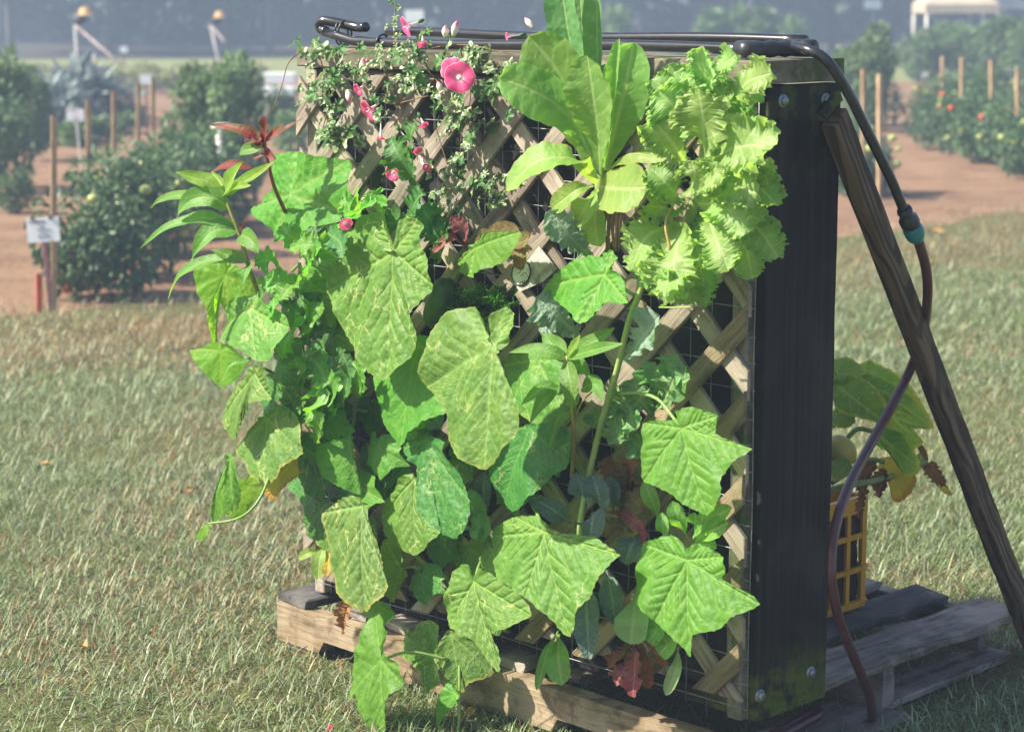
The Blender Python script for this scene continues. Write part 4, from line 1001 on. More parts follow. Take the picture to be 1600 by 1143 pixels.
# ------------------------------------------------------------------ pipes on top, hose down the side
irr = thing('irrigation_pipe', 'black poly drip pipe looped along the planter top with clamps and tee', 'pipe', P(.6, PH, -.1))
zt = PH + .014
def topz(u): return zt + .004 * math.sin(u * 5) + (.018 if u > 1.18 else 0) * min(1, (u - 1.18) / .1)
run1 = [P(u, topz(u) + .002, -.055 - .012 * math.sin(u * 3)) for u in np.linspace(.075, 1.275, 26)]
run2 = [P(u, zt + .018 + .003 * math.sin(u * 7), -.165 + .016 * math.sin(u * 2.4)) for u in np.linspace(.03, 1.19, 26)]
V, Fc = tube(run1, .0105, 12); mk('front_run', V, Fc, M['pipe'], irr)
V, Fc = tube(run2, .0105, 12); mk('back_run', V, Fc, M['pipe'], irr)
e1, e2 = run1[-1], P(1.20, zt + .030, -.075)
V, Fc = tube(smooth_path([run1[-1] - LU * .01, run1[-1] + LU * .012 + VU * .006, run1[-1] + LU * .004 + VU * .024, e2, e2 - LU * .035], 14), .0108, 12, True); mk('folded_end', V, Fc, M['pipe'], irr)
for s in (.0, .012):
    a = np.linspace(0, 6.283, 15); c = P(1.235 - s, zt + .016, -.064); V, Fc = tube([c + NU * math.cos(q) * .019 + VU * math.sin(q) * .028 for q in a], .0022, 6); mk('tie', V, Fc, M['fitting'], irr)
for u in (1.09,):
    c = P(u, topz(u), -.058); V, Fc = tube(smooth_path([c + NU * .016 - VU * .012, c + NU * .017 + VU * .008, c + VU * .019, c - NU * .012 + VU * .014], 12), .0028, 7); mk('pipe_hook', V, Fc, M['fitting'], irr)
cA, cB = P(.068, zt + .004, -.056), P(.030, zt + .006, -.150)
def fitting(a, b, rs): 
    t = np.linspace(0, 1, len(rs)); V, Fc = tube([a * (1 - q) + b * q for q in t], rs, 12); return mk('tee_fitting', V, Fc, M['fitting'], irr)
fitting(cA - (cB - cA) * .25, cB + (cB - cA) * .30, [.013, .0165, .0165, .0135, .0165, .0135, .0165, .0135, .0165, .0165, .013])
fitting(cA + LU * .035, cA - LU * .004, [.0155, .0165, .0155]); fitting(cB + LU * .03, cB - LU * .03, [.0155, .0165, .0165, .0155])
hs = thing('garden_hose', 'black pipe and maroon hose with teal connector hanging beside the prop', 'hose', P(.0, Z0, -.4))
def S_(x, y, u): d = ray(x, y); return CAM + d * (((O - CAM) @ LU + u) / (d @ LU))       # pixel onto a plane u = const
blk = [P(.03, zt + .010, -.125), S_(1262, 78, -.02), S_(1292, 95, -.055), S_(1325, 145, -.075), S_(1360, 215, -.085), S_(1392, 280, -.085), S_(1413, 330, -.08)]
V, Fc = tube(smooth_path(blk, 40), .0098, 12); mk('black_pipe', V, Fc, M['pipe'], hs)
a, b = S_(1412, 326, -.08), S_(1424, 353, -.078)
V, Fc = tube([a + (b - a) * q for q in np.linspace(0, 1, 8)], [.0135, .0155, .0135, .0135, .019, .0195, .0195, .016], 12); mk('coupling', V, Fc, M['fitting'], hs)
c = S_(1434, 376, -.076); V, Fc = tube([b + (c - b) * q for q in (0, .2, .5, .75, 1)], [.0165, .0195, .0195, .017, .0115], 12); mk('hose_connector', V, Fc, M['teal'], hs)
ros = [S_(1434, 373, -.076), S_(1447, 420, -.06), S_(1449, 470, -.03), S_(1440, 530, .05), S_(1414, 595, .10), S_(1368, 680, .06), S_(1326, 760, .0), S_(1304, 830, -.05), S_(1299, 900, -.075), S_(1312, 970, -.06), S_(1338, 1035, -.03), S_(1358, 1085, -.01), S_(1360, 1125, .0), S_(1345, 1175, -.02)]
ros[-1] = ground(1345, 1165, .012); ros[-2] = ground(1361, 1128, .02)
ros += [ground(1300, 1180, .012)]
V, Fc = tube(smooth_path(ros, 90), .0100, 12); mk('maroon_hose', V, Fc, M['hose'], hs)
lo = [ground(x, y, .045) for x, y in ((1205, 1150), (1235, 1130), (1262, 1116), (1280, 1110), (1276, 1118), (1255, 1130), (1225, 1146), (1180, 1165))]
V, Fc = tube(smooth_path(lo, 40), .0105, 10); mk('hose_loop', V, Fc, M['hose'], hs)
# ------------------------------------------------------------------ yellow crate behind
cr = thing('milk_crate', 'yellow plastic crate of soil on the pallet behind the planter', 'crate', P(.49, .0, -.665))
cu0, cu1, cn0, cn1, cz, ch = .34, .64, -.815, -.515, .002, .255
def cbar(a, b, w, t, axis, name='bar'): return None
def crate_wall(pa, du, outn):
    """One wall of the crate: rim, foot, posts and cross bars around open cells, pa its lower corner."""
    parts = []; L = .30; t = .007
    for z, h in ((.008, .016), (.088, .012), (.165, .012), (ch - .018, .036)): parts.append(box_vf(pa + du * L / 2 + VU * z, (L, t if h < .03 else t * 1.9, h), du, outn))
    for k in range(6): parts.append(box_vf(pa + du * (.006 + k * (L - .012) / 5) + VU * ch / 2 + outn * .001, (.013 if 0 < k < 5 else .016, t, ch - .004), du, outn))
    for z in (.016, .094): parts.append(box_vf(pa + du * L / 2 + VU * z + outn * .007, (L, .012, .004), du, outn))
    V, Fc = joined(parts); return mk('side_wall', V, Fc, M['crate'], cr, smooth=False)
crate_wall(P(cu0, cz, cn0), NU, -LU); crate_wall(P(cu1, cz, cn0), NU, LU); crate_wall(P(cu0, cz, cn0), LU, -NU); crate_wall(P(cu0, cz, cn1), LU, NU)
V, Fc = box_vf(P(.49, cz + .006, -.665), (.29, .29, .008), LU, NU); mk('floor', V, Fc, M['crate'], cr, smooth=False)
nu = 24; V = []; 
bm = bmesh.new(); bmesh.ops.create_cube(bm, size=1.0); bmesh.ops.subdivide_edges(bm, edges=bm.edges[:], cuts=9, use_grid_fill=True)
vs = [v.co.copy() for v in bm.verts]; fs = [[v.index for v in f.verts] for f in bm.faces]; bm.free()
V = []
for c in vs:
    p = np.array([c.x * .280, c.y * .280, c.z * .21]); p += .010 * np.array([noise.noise(Vector(p * 22)), noise.noise(Vector(p * 22 + 5)), noise.noise(Vector(p * 22 + 9))])
    V.append(P(.49, .118, -.665) + LU * p[0] + NU * p[1] + VU * p[2])
mk('soil', V, fs, M['soil_dark'], cr)
# ------------------------------------------------------------------ cucumber vines
def vine(label, px, n=.1): return thing('cucumber_vine', label, 'cucumber vine', F(px[0], px[1], n), 'cucumber vines on the lattice')
cv1 = vine('cucumber vine spilling over the left end of the planter with bright backlit leaves', (450, 880))
cv2 = vine('cucumber vine with the largest blotched leaves covering the middle of the lattice', (640, 900))
cv3 = vine('cucumber vine with long pale stem and broad leaves on the right half', (910, 880))
C_ = M
# outline, petiole point, distance from lattice, material, options
LEAVES = [
 # left vine
 (cv1, [(425,255),(443,242),(465,237),(492,244),(524,249),(527,271),(535,300),(543,336),(526,341),(490,359),(465,366),(430,370),(416,350),(391,332),(375,325),(400,316),(409,303),(425,298),(427,282),(423,269)], (453,304), .07, 'cuke_fresh', dict(a=-.3, b=-.15, petiole=[(462,330,.07),(480,360,.03)], tips=[2,4,7,11,14])),
 (cv1, [(386,463),(370,467),(352,485),(345,501),(328,517),(330,530),(354,535),(377,546),(397,562),(415,562),(426,540),(435,508),(433,490),(415,474),(406,456),(393,466)], (391,481), .24, 'cuke', dict(a=-.35, b=-.3, tips=[4,8,11,14])),
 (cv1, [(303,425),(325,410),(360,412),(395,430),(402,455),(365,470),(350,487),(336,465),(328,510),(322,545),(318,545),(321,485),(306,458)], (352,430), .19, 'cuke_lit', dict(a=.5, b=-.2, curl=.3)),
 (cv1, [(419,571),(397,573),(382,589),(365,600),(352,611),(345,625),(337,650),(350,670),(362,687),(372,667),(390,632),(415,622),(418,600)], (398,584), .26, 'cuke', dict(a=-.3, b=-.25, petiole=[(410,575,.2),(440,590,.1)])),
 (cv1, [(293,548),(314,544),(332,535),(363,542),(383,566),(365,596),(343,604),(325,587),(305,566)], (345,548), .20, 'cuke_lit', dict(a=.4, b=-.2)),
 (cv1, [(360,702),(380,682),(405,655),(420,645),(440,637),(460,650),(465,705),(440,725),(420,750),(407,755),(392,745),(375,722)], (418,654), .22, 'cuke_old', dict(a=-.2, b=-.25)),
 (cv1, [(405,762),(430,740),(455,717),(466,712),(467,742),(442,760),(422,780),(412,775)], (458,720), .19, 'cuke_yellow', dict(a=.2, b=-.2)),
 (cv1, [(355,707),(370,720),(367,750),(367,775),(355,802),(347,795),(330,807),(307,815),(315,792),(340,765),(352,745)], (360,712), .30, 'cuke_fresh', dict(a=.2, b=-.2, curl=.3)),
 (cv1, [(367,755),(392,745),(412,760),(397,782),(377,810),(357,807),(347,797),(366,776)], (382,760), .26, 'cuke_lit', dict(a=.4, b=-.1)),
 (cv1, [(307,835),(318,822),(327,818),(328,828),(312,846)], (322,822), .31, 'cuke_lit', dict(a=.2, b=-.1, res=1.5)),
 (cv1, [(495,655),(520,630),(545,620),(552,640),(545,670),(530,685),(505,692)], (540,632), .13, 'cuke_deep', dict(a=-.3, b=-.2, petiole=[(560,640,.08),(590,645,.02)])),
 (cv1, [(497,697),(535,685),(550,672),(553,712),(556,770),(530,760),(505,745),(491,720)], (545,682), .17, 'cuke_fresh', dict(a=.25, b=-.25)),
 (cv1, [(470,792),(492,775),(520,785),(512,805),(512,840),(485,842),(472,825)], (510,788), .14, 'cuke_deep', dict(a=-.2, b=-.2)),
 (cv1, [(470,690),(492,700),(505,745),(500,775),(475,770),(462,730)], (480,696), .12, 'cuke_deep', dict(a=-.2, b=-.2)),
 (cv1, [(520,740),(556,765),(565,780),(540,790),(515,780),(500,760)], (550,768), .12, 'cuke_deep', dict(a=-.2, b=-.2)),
 # middle vine
 (cv2, [(612,384),(606,352),(596,333),(580,335),(555,345),(536,370),(532,405),(512,425),(504,454),(520,475),(532,512),(542,530),(555,555),(574,582),(600,592),(632,562),(650,525),(640,505),(640,492),(655,472),(677,445),(672,412),(664,395),(655,382),(661,357),(652,342),(637,337),(625,347),(619,368)], (615,394), .215, 'cuke', dict(curl=.05, a=-.16, b=-.20, tips=[2,8,14,20,25], petiole=[(606,391,.22),(560,385,.10)])),
 (cv2, [(575,585),(600,560),(640,530),(665,525),(690,545),(702,600),(690,640),(650,662),(610,692),(596,670),(590,635),(580,605)], (655,537), .17, 'cuke_fresh', dict(a=-.25, b=-.3, tips=[0,5,8])),
 (cv2, [(700,488),(735,479),(755,490),(760,520),(768,537),(768,508),(773,490),(790,479),(803,490),(805,510),(795,530),(780,555),(785,575),(790,600),(805,640),(800,680),(775,710),(752,733),(720,715),(700,690),(697,650),(690,632),(660,605),(655,580),(665,550),(675,515)], (770,541), .325, 'cuke_rust', dict(a=-.12, b=-.18, tips=[1,8,14,17,22], curl=.05)),
 (cv2, [(550,775),(530,782),(502,800),(503,825),(509,860),(514,899),(529,932),(553,953),(580,935),(593,914),(589,890),(586,830),(580,812),(572,784)], (566,790), .21, 'cuke_old', dict(a=-.2, b=-.25, tips=[2,7,9])),
 (cv2, [(647,740),(625,750),(600,780),(587,807),(592,830),(612,850),(637,865),(657,852),(681,830),(660,800),(655,765)], (648,748), .15, 'cuke', dict(a=-.2, b=-.3, tips=[3,6,8])),
 (cv2, [(640,688),(670,680),(695,690),(700,715),(712,740),(716,780),(710,820),(695,838),(680,832),(660,800),(652,770),(655,735),(640,715),(620,700)], (668,688), .18, 'cuke_deep', dict(a=-.35, b=-.25, tips=[7,13,5])),
 (cv2, [(560,700),(590,690),(630,710),(650,740),(625,750),(600,780),(570,790),(556,760)], (630,712), .09, 'cuke_deep', dict(a=-.2, b=-.2)),
 (cv2, [(780,690),(820,665),(870,662),(890,680),(882,720),(850,750),(820,780),(795,797),(775,780),(760,745),(765,710)], (828,670), .13, 'cuke_deep', dict(a=-.25, b=-.3)),
 (cv2, [(785,570),(820,553),(860,558),(890,580),(900,620),(880,660),(840,665),(808,640)], (840,562), .10, 'cuke_rust', dict(a=-.2, b=-.3)),
 (cv2, [(800,359),(762,365),(735,387),(712,410),(732,432),(755,422),(785,402),(799,378)], (742,388), .14, 'cuke_fresh', dict(a=-.4, b=-.3, tips=[0,3,4])),
 (cv2, [(736,884),(718,884),(706,914),(694,944),(697,977),(730,992),(748,1022),(766,1046),(768,1010),(758,989),(790,980),(817,959),(805,926),(775,902),(754,888),(741,900)], (740,908), .20, 'cuke', dict(a=-.2, b=-.35, tips=[4,7,11], petiole=[(748,885,.14),(760,860,.04)])),
 (cv2, [(670,968),(640,983),(634,995),(637,1028),(655,1046),(658,1082),(688,1067),(684,1028),(688,986)], (680,1022), .16, 'cuke_old', dict(a=-.2, b=-.2)),
 (cv2, [(700,986),(730,989),(748,1010),(766,1052),(730,1067),(718,1082),(691,1061),(685,1016)], (706,992), .15, 'cuke_old', dict(a=.3, b=-.2)),
 (cv2, [(580,950),(598,968),(607,986),(599,1016),(622,1037),(623,1070),(601,1097),(592,1143),(574,1142),(559,1109),(550,1082),(538,1088),(547,1034),(565,992)], (596,1030), .27, 'cuke_fresh', dict(a=-.2, b=-.2, tips=[0,5,7,11], petiole=[(640,1018,.22),(700,1030,.16)])),
 (cv2, [(700,1067),(718,1088),(694,1118),(679,1136),(681,1100)], (711,1083), .18, 'cuke_fresh', dict(res=1.4)),
 (cv2, [(598,842),(628,857),(622,878),(637,896),(622,920),(610,941),(598,920),(593,875)], (627,888), .13, 'cuke', dict(a=.2, b=-.2, petiole=[(650,886,.10),(700,903,.08)])),
 (cv2, [(560,945),(600,940),(615,960),(600,975),(575,965)], (590,945), .20, 'cuke', dict(a=.2, b=-.4)),
 # right vine
 (cv3, [(839,806),(800,806),(779,818),(764,836),(767,875),(773,902),(818,932),(848,959),(860,980),(872,990),(890,962),(917,926),(944,875),(953,863),(935,848),(917,836),(890,836),(872,833),(856,820)], (851,831), .21, 'cuke', dict(a=-.2, b=-.35, tips=[1,3,6,9,13], petiole=[(842,808,.17),(832,790,.08)])),
 (cv3, [(1052,836),(1028,842),(1001,848),(989,896),(995,941),(1016,968),(1037,986),(1058,1010),(1067,1023),(1079,992),(1115,983),(1139,962),(1172,940),(1157,923),(1121,917),(1118,908),(1133,890),(1127,869),(1106,854),(1085,852),(1073,860),(1065,846)], (1074,875), .18, 'cuke_fresh', dict(a=-.1, b=-.35, tips=[2,5,8,12,17])),
 (cv3, [(1058,654),(1032,657),(1006,660),(1003,686),(998,717),(997,749),(1021,757),(1045,770),(1063,786),(1092,801),(1111,788),(1124,767),(1124,744),(1145,717),(1163,698),(1140,689),(1113,675),(1119,649),(1100,641),(1079,636),(1062,644)], (1065,669), .16, 'cuke_fresh', dict(a=-.1, b=-.35, tips=[2,5,9,14,17], petiole=[(1052,652,.145),(1030,625,.13),(1000,614,.12),(962,616,.11)])),
 (cv3, [(958,392),(941,401),(912,403),(884,415),(841,441),(839,455),(866,470),(890,487),(905,504),(927,490),(953,475),(976,470),(973,444),(964,426),(951,418),(960,406)], (944,429), .16, 'cuke_fresh', dict(a=-.3, b=-.45, tips=[0,4,8,11], petiole=[(968,446,.13),(992,462,.11)])),
]
for i, (par, ol, jp, n0, mt, kw) in enumerate(LEAVES):
    palmate(par, ol, jp, n0, M[mt], seed=i + 1, **kw)
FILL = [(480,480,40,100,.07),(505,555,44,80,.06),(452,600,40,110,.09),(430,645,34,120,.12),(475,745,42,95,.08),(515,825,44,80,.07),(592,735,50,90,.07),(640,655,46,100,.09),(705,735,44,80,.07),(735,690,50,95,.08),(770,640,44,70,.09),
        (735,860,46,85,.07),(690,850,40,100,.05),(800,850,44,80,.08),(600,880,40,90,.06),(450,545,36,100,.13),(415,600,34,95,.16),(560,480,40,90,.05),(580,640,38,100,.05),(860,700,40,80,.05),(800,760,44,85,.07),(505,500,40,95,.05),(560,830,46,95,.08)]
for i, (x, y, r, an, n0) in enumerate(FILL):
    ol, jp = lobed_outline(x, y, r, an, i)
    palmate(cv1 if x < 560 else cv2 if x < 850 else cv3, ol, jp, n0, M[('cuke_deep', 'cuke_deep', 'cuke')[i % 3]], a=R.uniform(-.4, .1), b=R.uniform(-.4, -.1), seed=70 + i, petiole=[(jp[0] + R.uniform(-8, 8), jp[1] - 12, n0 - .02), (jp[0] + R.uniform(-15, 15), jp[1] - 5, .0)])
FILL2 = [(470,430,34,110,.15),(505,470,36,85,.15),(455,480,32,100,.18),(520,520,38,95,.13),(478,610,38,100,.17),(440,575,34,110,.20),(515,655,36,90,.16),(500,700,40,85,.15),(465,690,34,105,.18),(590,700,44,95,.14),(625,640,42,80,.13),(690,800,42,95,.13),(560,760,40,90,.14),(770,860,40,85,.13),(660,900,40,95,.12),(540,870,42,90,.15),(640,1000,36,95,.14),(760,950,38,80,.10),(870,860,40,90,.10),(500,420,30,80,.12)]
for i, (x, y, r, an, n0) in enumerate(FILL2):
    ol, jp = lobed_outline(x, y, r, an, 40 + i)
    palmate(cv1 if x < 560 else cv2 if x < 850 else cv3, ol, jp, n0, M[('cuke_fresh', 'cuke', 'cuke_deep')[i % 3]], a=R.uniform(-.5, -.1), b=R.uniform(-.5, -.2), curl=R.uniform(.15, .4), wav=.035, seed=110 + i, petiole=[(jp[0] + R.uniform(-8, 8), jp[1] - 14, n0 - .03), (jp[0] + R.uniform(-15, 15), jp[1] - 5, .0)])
stem(cv3, [(1012,415,.09),(1000,455,.11),(982,505,.12),(965,575,.12),(950,625,.12),(937,672,.12),(923,730,.12),(912,785,.12),(906,835,.11),(912,900,.05)], .0058, .0062, M['stalk_pale'], 'vine_stem', 40)
stem(cv1, [(470,610,.08),(455,650,.12),(432,710,.20),(408,775,.28),(375,808,.31),(325,818,.32)], .0045, .0022, M['stalk'], 'vine_stem', 30)
stem(cv1, [(322,820,.32),(330,835,.315),(317,850,.31)], .0012, .0006, M['stalk_pale'], 'tendril', 10)
stem(cv2, [(690,900,.04),(720,960,.10),(718,1040,.15),(718,1110,.17),(714,1160,.19)], .0032, .0020, M['stalk'], 'vine_stem', 24)
stem(cv2, [(820,930,.17),(790,965,.19),(765,1000,.18),(730,1040,.17),(720,1075,.16)], .0011, .0008, M['stalk_pale'], 'tendril', 20)
stem(cv2, [(760,640,.02),(700,690,.05),(650,760,.05),(640,850,.04),(690,900,.04)], .005, .004, M['stalk'], 'vine_stem', 24)
stem(cv1, [(560,640,.02),(540,700,.05),(520,770,.05),(500,850,.04)], .005, .004, M['stalk'], 'vine_stem', 24)
# cucumber half hidden in the middle
cf_ = F(690, 470, .07); V, Fc = tube(smooth_path([F(700,436,.05), F(693,460,.075), F(684,490,.085), F(678,508,.08)], 18), [.006,.016,.022,.026,.028,.029,.030,.030,.031,.031,.031,.030,.030,.029,.027,.023,.016,.006], 16)
mk('cucumber_fruit', V, Fc, plain_mat('cucumber_skin', (.02, .055, .018), .3, (.03, .08, .025), 60, bump=.3), cv2)
for k, (px, py, sz, mt) in enumerate([(540, 965, 24, 'dead'), (1375, 0, 0, None)][:1]):
    strap(cv2, [(548,940,.16),(540,960,.17),(536,990,.17)], 14, M['dead'], 'withered_leaf', ruffle=.6, rfreq=4, cup=.6, ncross=11, seed=5)

# ------------------------------------------------------------------ amaranths
am1 = thing('amaranth_plant', 'green amaranth with golden stem leaning out over the left end', 'amaranth', F(462, 605, .06), 'amaranths')
stem(am1, [(350,305,.27),(362,335,.265),(377,375,.255),(388,415,.245),(402,455,.22),(425,525,.17),(445,565,.12),(462,605,.06)], .0038, .0062, M['stalk_olive'], 'stem', 40)
SIDE = NU * .85 + VU * .55 + LU * .25
A1 = [([(349,303,.27),(326,285,.29),(300,277,.31),(274,269,.33)],13,'amaranth_young',None), ([(350,303,.27),(362,280,.29),(380,252,.30)],17,'amaranth_young',OUTUP), ([(353,303,.27),(385,282,.26),(428,253,.25)],12,'amaranth_young',OUTUP),
      ([(357,325,.265),(335,309,.29),(305,310,.31),(285,325,.32),(276,340,.32)],17,'amaranth',OUTUP), ([(353,320,.265),(310,308,.24),(274,306,.22),(250,313,.21),(236,325,.2)],9,'amaranth',None), ([(371,359,.26),(326,341,.29),(290,346,.31),(255,358,.33),(220,388,.34)],12,'amaranth',None),
      ([(371,360,.26),(339,359,.29),(318,374,.31),(300,406,.32)],19,'amaranth',OUTUP), ([(391,408,.245),(335,406,.28),(297,419,.30),(275,440,.31),(262,468,.31)],11,'amaranth',None), ([(388,408,.245),(360,400,.26),(330,390,.28)],11,'amaranth',None),
      ([(374,366,.255),(392,375,.27),(404,396,.275)],15,'amaranth',OUTUP), ([(390,413,.245),(383,428,.27),(379,447,.275)],13,'amaranth',OUTUP), ([(350,303,.27),(345,285,.26),(330,268,.25)],8,'amaranth_young',None), ([(352,303,.27),(370,292,.30),(392,290,.31)],9,'amaranth_young',None),
      ([(425,540,.16),(390,562,.21),(360,572,.24),(345,600,.25)],5,'amaranth',None), ([(404,470,.22),(420,440,.24),(428,420,.24)],9,'amaranth',OUTUP)]
for i, (mp_, w, mt, h) in enumerate(A1):
    strap(am1, mp_, w, M[mt], hint=SIDE if h is None else h, profile=lance, cup=.35, pin=11, nseg=26, ncross=11, seed=300 + i, wavy=.14)
am2 = thing('amaranth_plant', 'red leaved amaranth top sticking out beside the upper left corner', 'amaranth', F(440, 300, .10), 'amaranths')
stem(am2, [(412,215,.20),(418,250,.19),(428,290,.15),(445,330,.08)], .003, .005, M['stalk_red'], 'stem', 24)
for i, (mp_, w, mt, h) in enumerate([([(412,225,.2),(415,205,.215),(413,181,.23)],16,'amaranth_red',OUTUP), ([(410,222,.2),(395,210,.22),(365,200,.24),(329,195,.25)],10,'amaranth_red',None), ([(412,225,.2),(400,230,.23),(380,236,.24),(374,242,.24)],11,'amaranth',OUTUP), ([(413,223,.2),(435,210,.18),(452,198,.16),(472,186,.15)],8,'amaranth_red',None),
     ([(412,223,.2),(428,208,.22),(443,194,.23)],7,'amaranth_red',OUTUP), ([(392,262,.19),(368,258,.21),(345,262,.22),(326,272,.22)],9,'amaranth_red',None), ([(414,232,.2),(424,244,.22),(432,250,.22)],6,'amaranth_red',OUTUP), ([(416,240,.2),(404,246,.21),(396,247,.21)],4,'amaranth_red',None), ([(414,228,.2),(400,218,.23),(388,226,.24)],9,'amaranth_red',OUTUP), ([(384,345,.2),(378,352,.22),(374,360,.22)],7,'amaranth_red',OUTUP)]):
    strap(am2, mp_, w, M[mt], hint=SIDE if h is None else h, profile=lance, cup=.3, pin=10, nseg=24, ncross=11, seed=330 + i, wavy=.12)
am3 = thing('amaranth_plant', 'young green amaranth with orange stem in the centre of the lattice', 'amaranth', F(893, 745, .03), 'amaranths')
stem(am3, [(886,556,.16),(890,600,.15),(894,645,.14),(897,690,.12),(893,745,.04)], .0028, .0042, M['stalk_gold'], 'stem', 30)
stem(am3, [(897,660,.13),(908,630,.14),(925,612,.14)], .0018, .0014, M['stalk_gold'], 'leaf_stalk', 10)
for i, (mp_, w, mt, h) in enumerate([([(885,558,.16),(860,550,.18),(830,545,.19),(795,551,.2)],12,'amaranth',None), ([(885,556,.16),(866,540,.15),(848,521,.14)],17,'amaranth',OUTUP), ([(886,556,.16),(897,540,.17),(907,523,.17)],9,'amaranth_young',OUTUP), ([(886,557,.16),(915,540,.15),(940,526,.14),(960,512,.13)],14,'amaranth',OUTUP), ([(887,558,.16),(915,550,.18),(945,542,.19),(974,537,.19)],11,'amaranth',OUTUP),
     ([(886,566,.16),(891,600,.18),(894,643,.18)],17,'amaranth',OUTUP), ([(872,606,.15),(845,608,.17),(815,632,.18)],12,'amaranth',OUTUP), ([(871,607,.15),(848,628,.17),(827,662,.18)],13,'amaranth',OUTUP), ([(891,644,.14),(872,655,.16),(858,700,.17)],13,'amaranth',OUTUP), ([(909,606,.14),(930,600,.15),(943,626,.16)],14,'amaranth',OUTUP), ([(889,575,.15),(905,572,.14),(922,585,.13)],15,'amaranth',OUTUP)]):
    strap(am3, mp_, w, M[mt], hint=SIDE if h is None else h, profile=lance, cup=.25, pin=11, nseg=26, ncross=11, seed=350 + i, wavy=.1)

# ------------------------------------------------------------------ romaine lettuce
ro = thing('romaine_lettuce', 'tall romaine lettuce growing from the top of the lattice', 'lettuce', F(940, 300, .04))
UPR = np.array([-.60, -.75, .2])
RL = [([(925,230,.06),(905,130,.10),(887,50,.13),(872,-55,.16)],27,'romaine_blue',dict(cup=.3)), ([(932,230,.05),(934,120,.08),(933,40,.10),(932,-50,.12)],16,'romaine_blue',dict(cup=.7)), ([(930,230,.05),(915,110,.07),(908,20,.09),(903,-50,.1)],20,'romaine_blue',dict(cup=.5)),
      ([(930,272,.08),(905,195,.12),(872,115,.16),(826,56,.20)],44,'romaine',dict(cup=.22)), ([(925,262,.08),(905,205,.12),(868,163,.16),(822,136,.20),(780,122,.23)],32,'romaine',dict(cup=.22)), ([(937,275,.09),(934,215,.15),(926,150,.19),(917,86,.21)],37,'romaine',dict(cup=.28)),
      ([(945,265,.06),(962,200,.08),(976,140,.10),(990,66,.10)],33,'romaine',dict(cup=.25, hint=NU*.7-LU*.5)), ([(945,262,.09),(956,190,.14),(962,120,.16),(968,60,.16)],10,'romaine',dict(cup=.9)),
      ([(932,285,.08),(905,252,.15),(868,246,.19),(830,258,.21),(791,297,.22)],27,'romaine_pale',dict(cup=.2, hint=NU*.75+VU*.65)), ([(938,292,.08),(948,293,.14),(978,295,.18),(1010,292,.19)],36,'romaine_pale',dict(cup=.12, hint=NU*.9+VU*.4, wavy=.1)),
      ([(944,275,.08),(965,250,.13),(990,240,.15),(1042,248,.15)],12,'romaine_pale',dict(cup=-.5, hint=NU*.6+VU*.8)), ([(928,290,.07),(903,295,.11),(880,312,.12),(862,326,.12)],15,'romaine_pale',dict(cup=.3)), ([(934,298,.06),(918,318,.10),(900,350,.10)],19,'romaine_pale',dict(cup=.3)),
      ([(938,296,.05),(930,340,.08),(935,385,.07)],20,'romaine_pale',dict(cup=.3)), ([(935,240,.05),(950,170,.06),(946,100,.06)],24,'romaine_blue',dict(cup=.4))]
for i, (mp_, w, mt, kw) in enumerate(RL):
    kw = dict(kw); h = kw.pop('hint', UPR)
    strap(ro, mp_, w * 1.18, M[mt], hint=h, profile=romaine_w, pin=8, nseg=44, ncross=19, seed=400 + i, ruffle=.05, rfreq=3.5, rib=.09, **{'wavy': .08, **kw})
for k in range(7):
    x = 946 + k * 4; stem(ro, [(x, 325, .05 + .004 * (k % 3)), (x + R.uniform(-4, 4), 360, .065), (x + R.uniform(-6, 6), 392, .05)], .004, .0022, M['dead'] if False else M['twig'], 'withered_stalk', 10, 6)
stem(ro, [(940,250,.04),(938,290,.05),(946,330,.03)], .012, .010, M['stalk_pale'], 'core', 12)

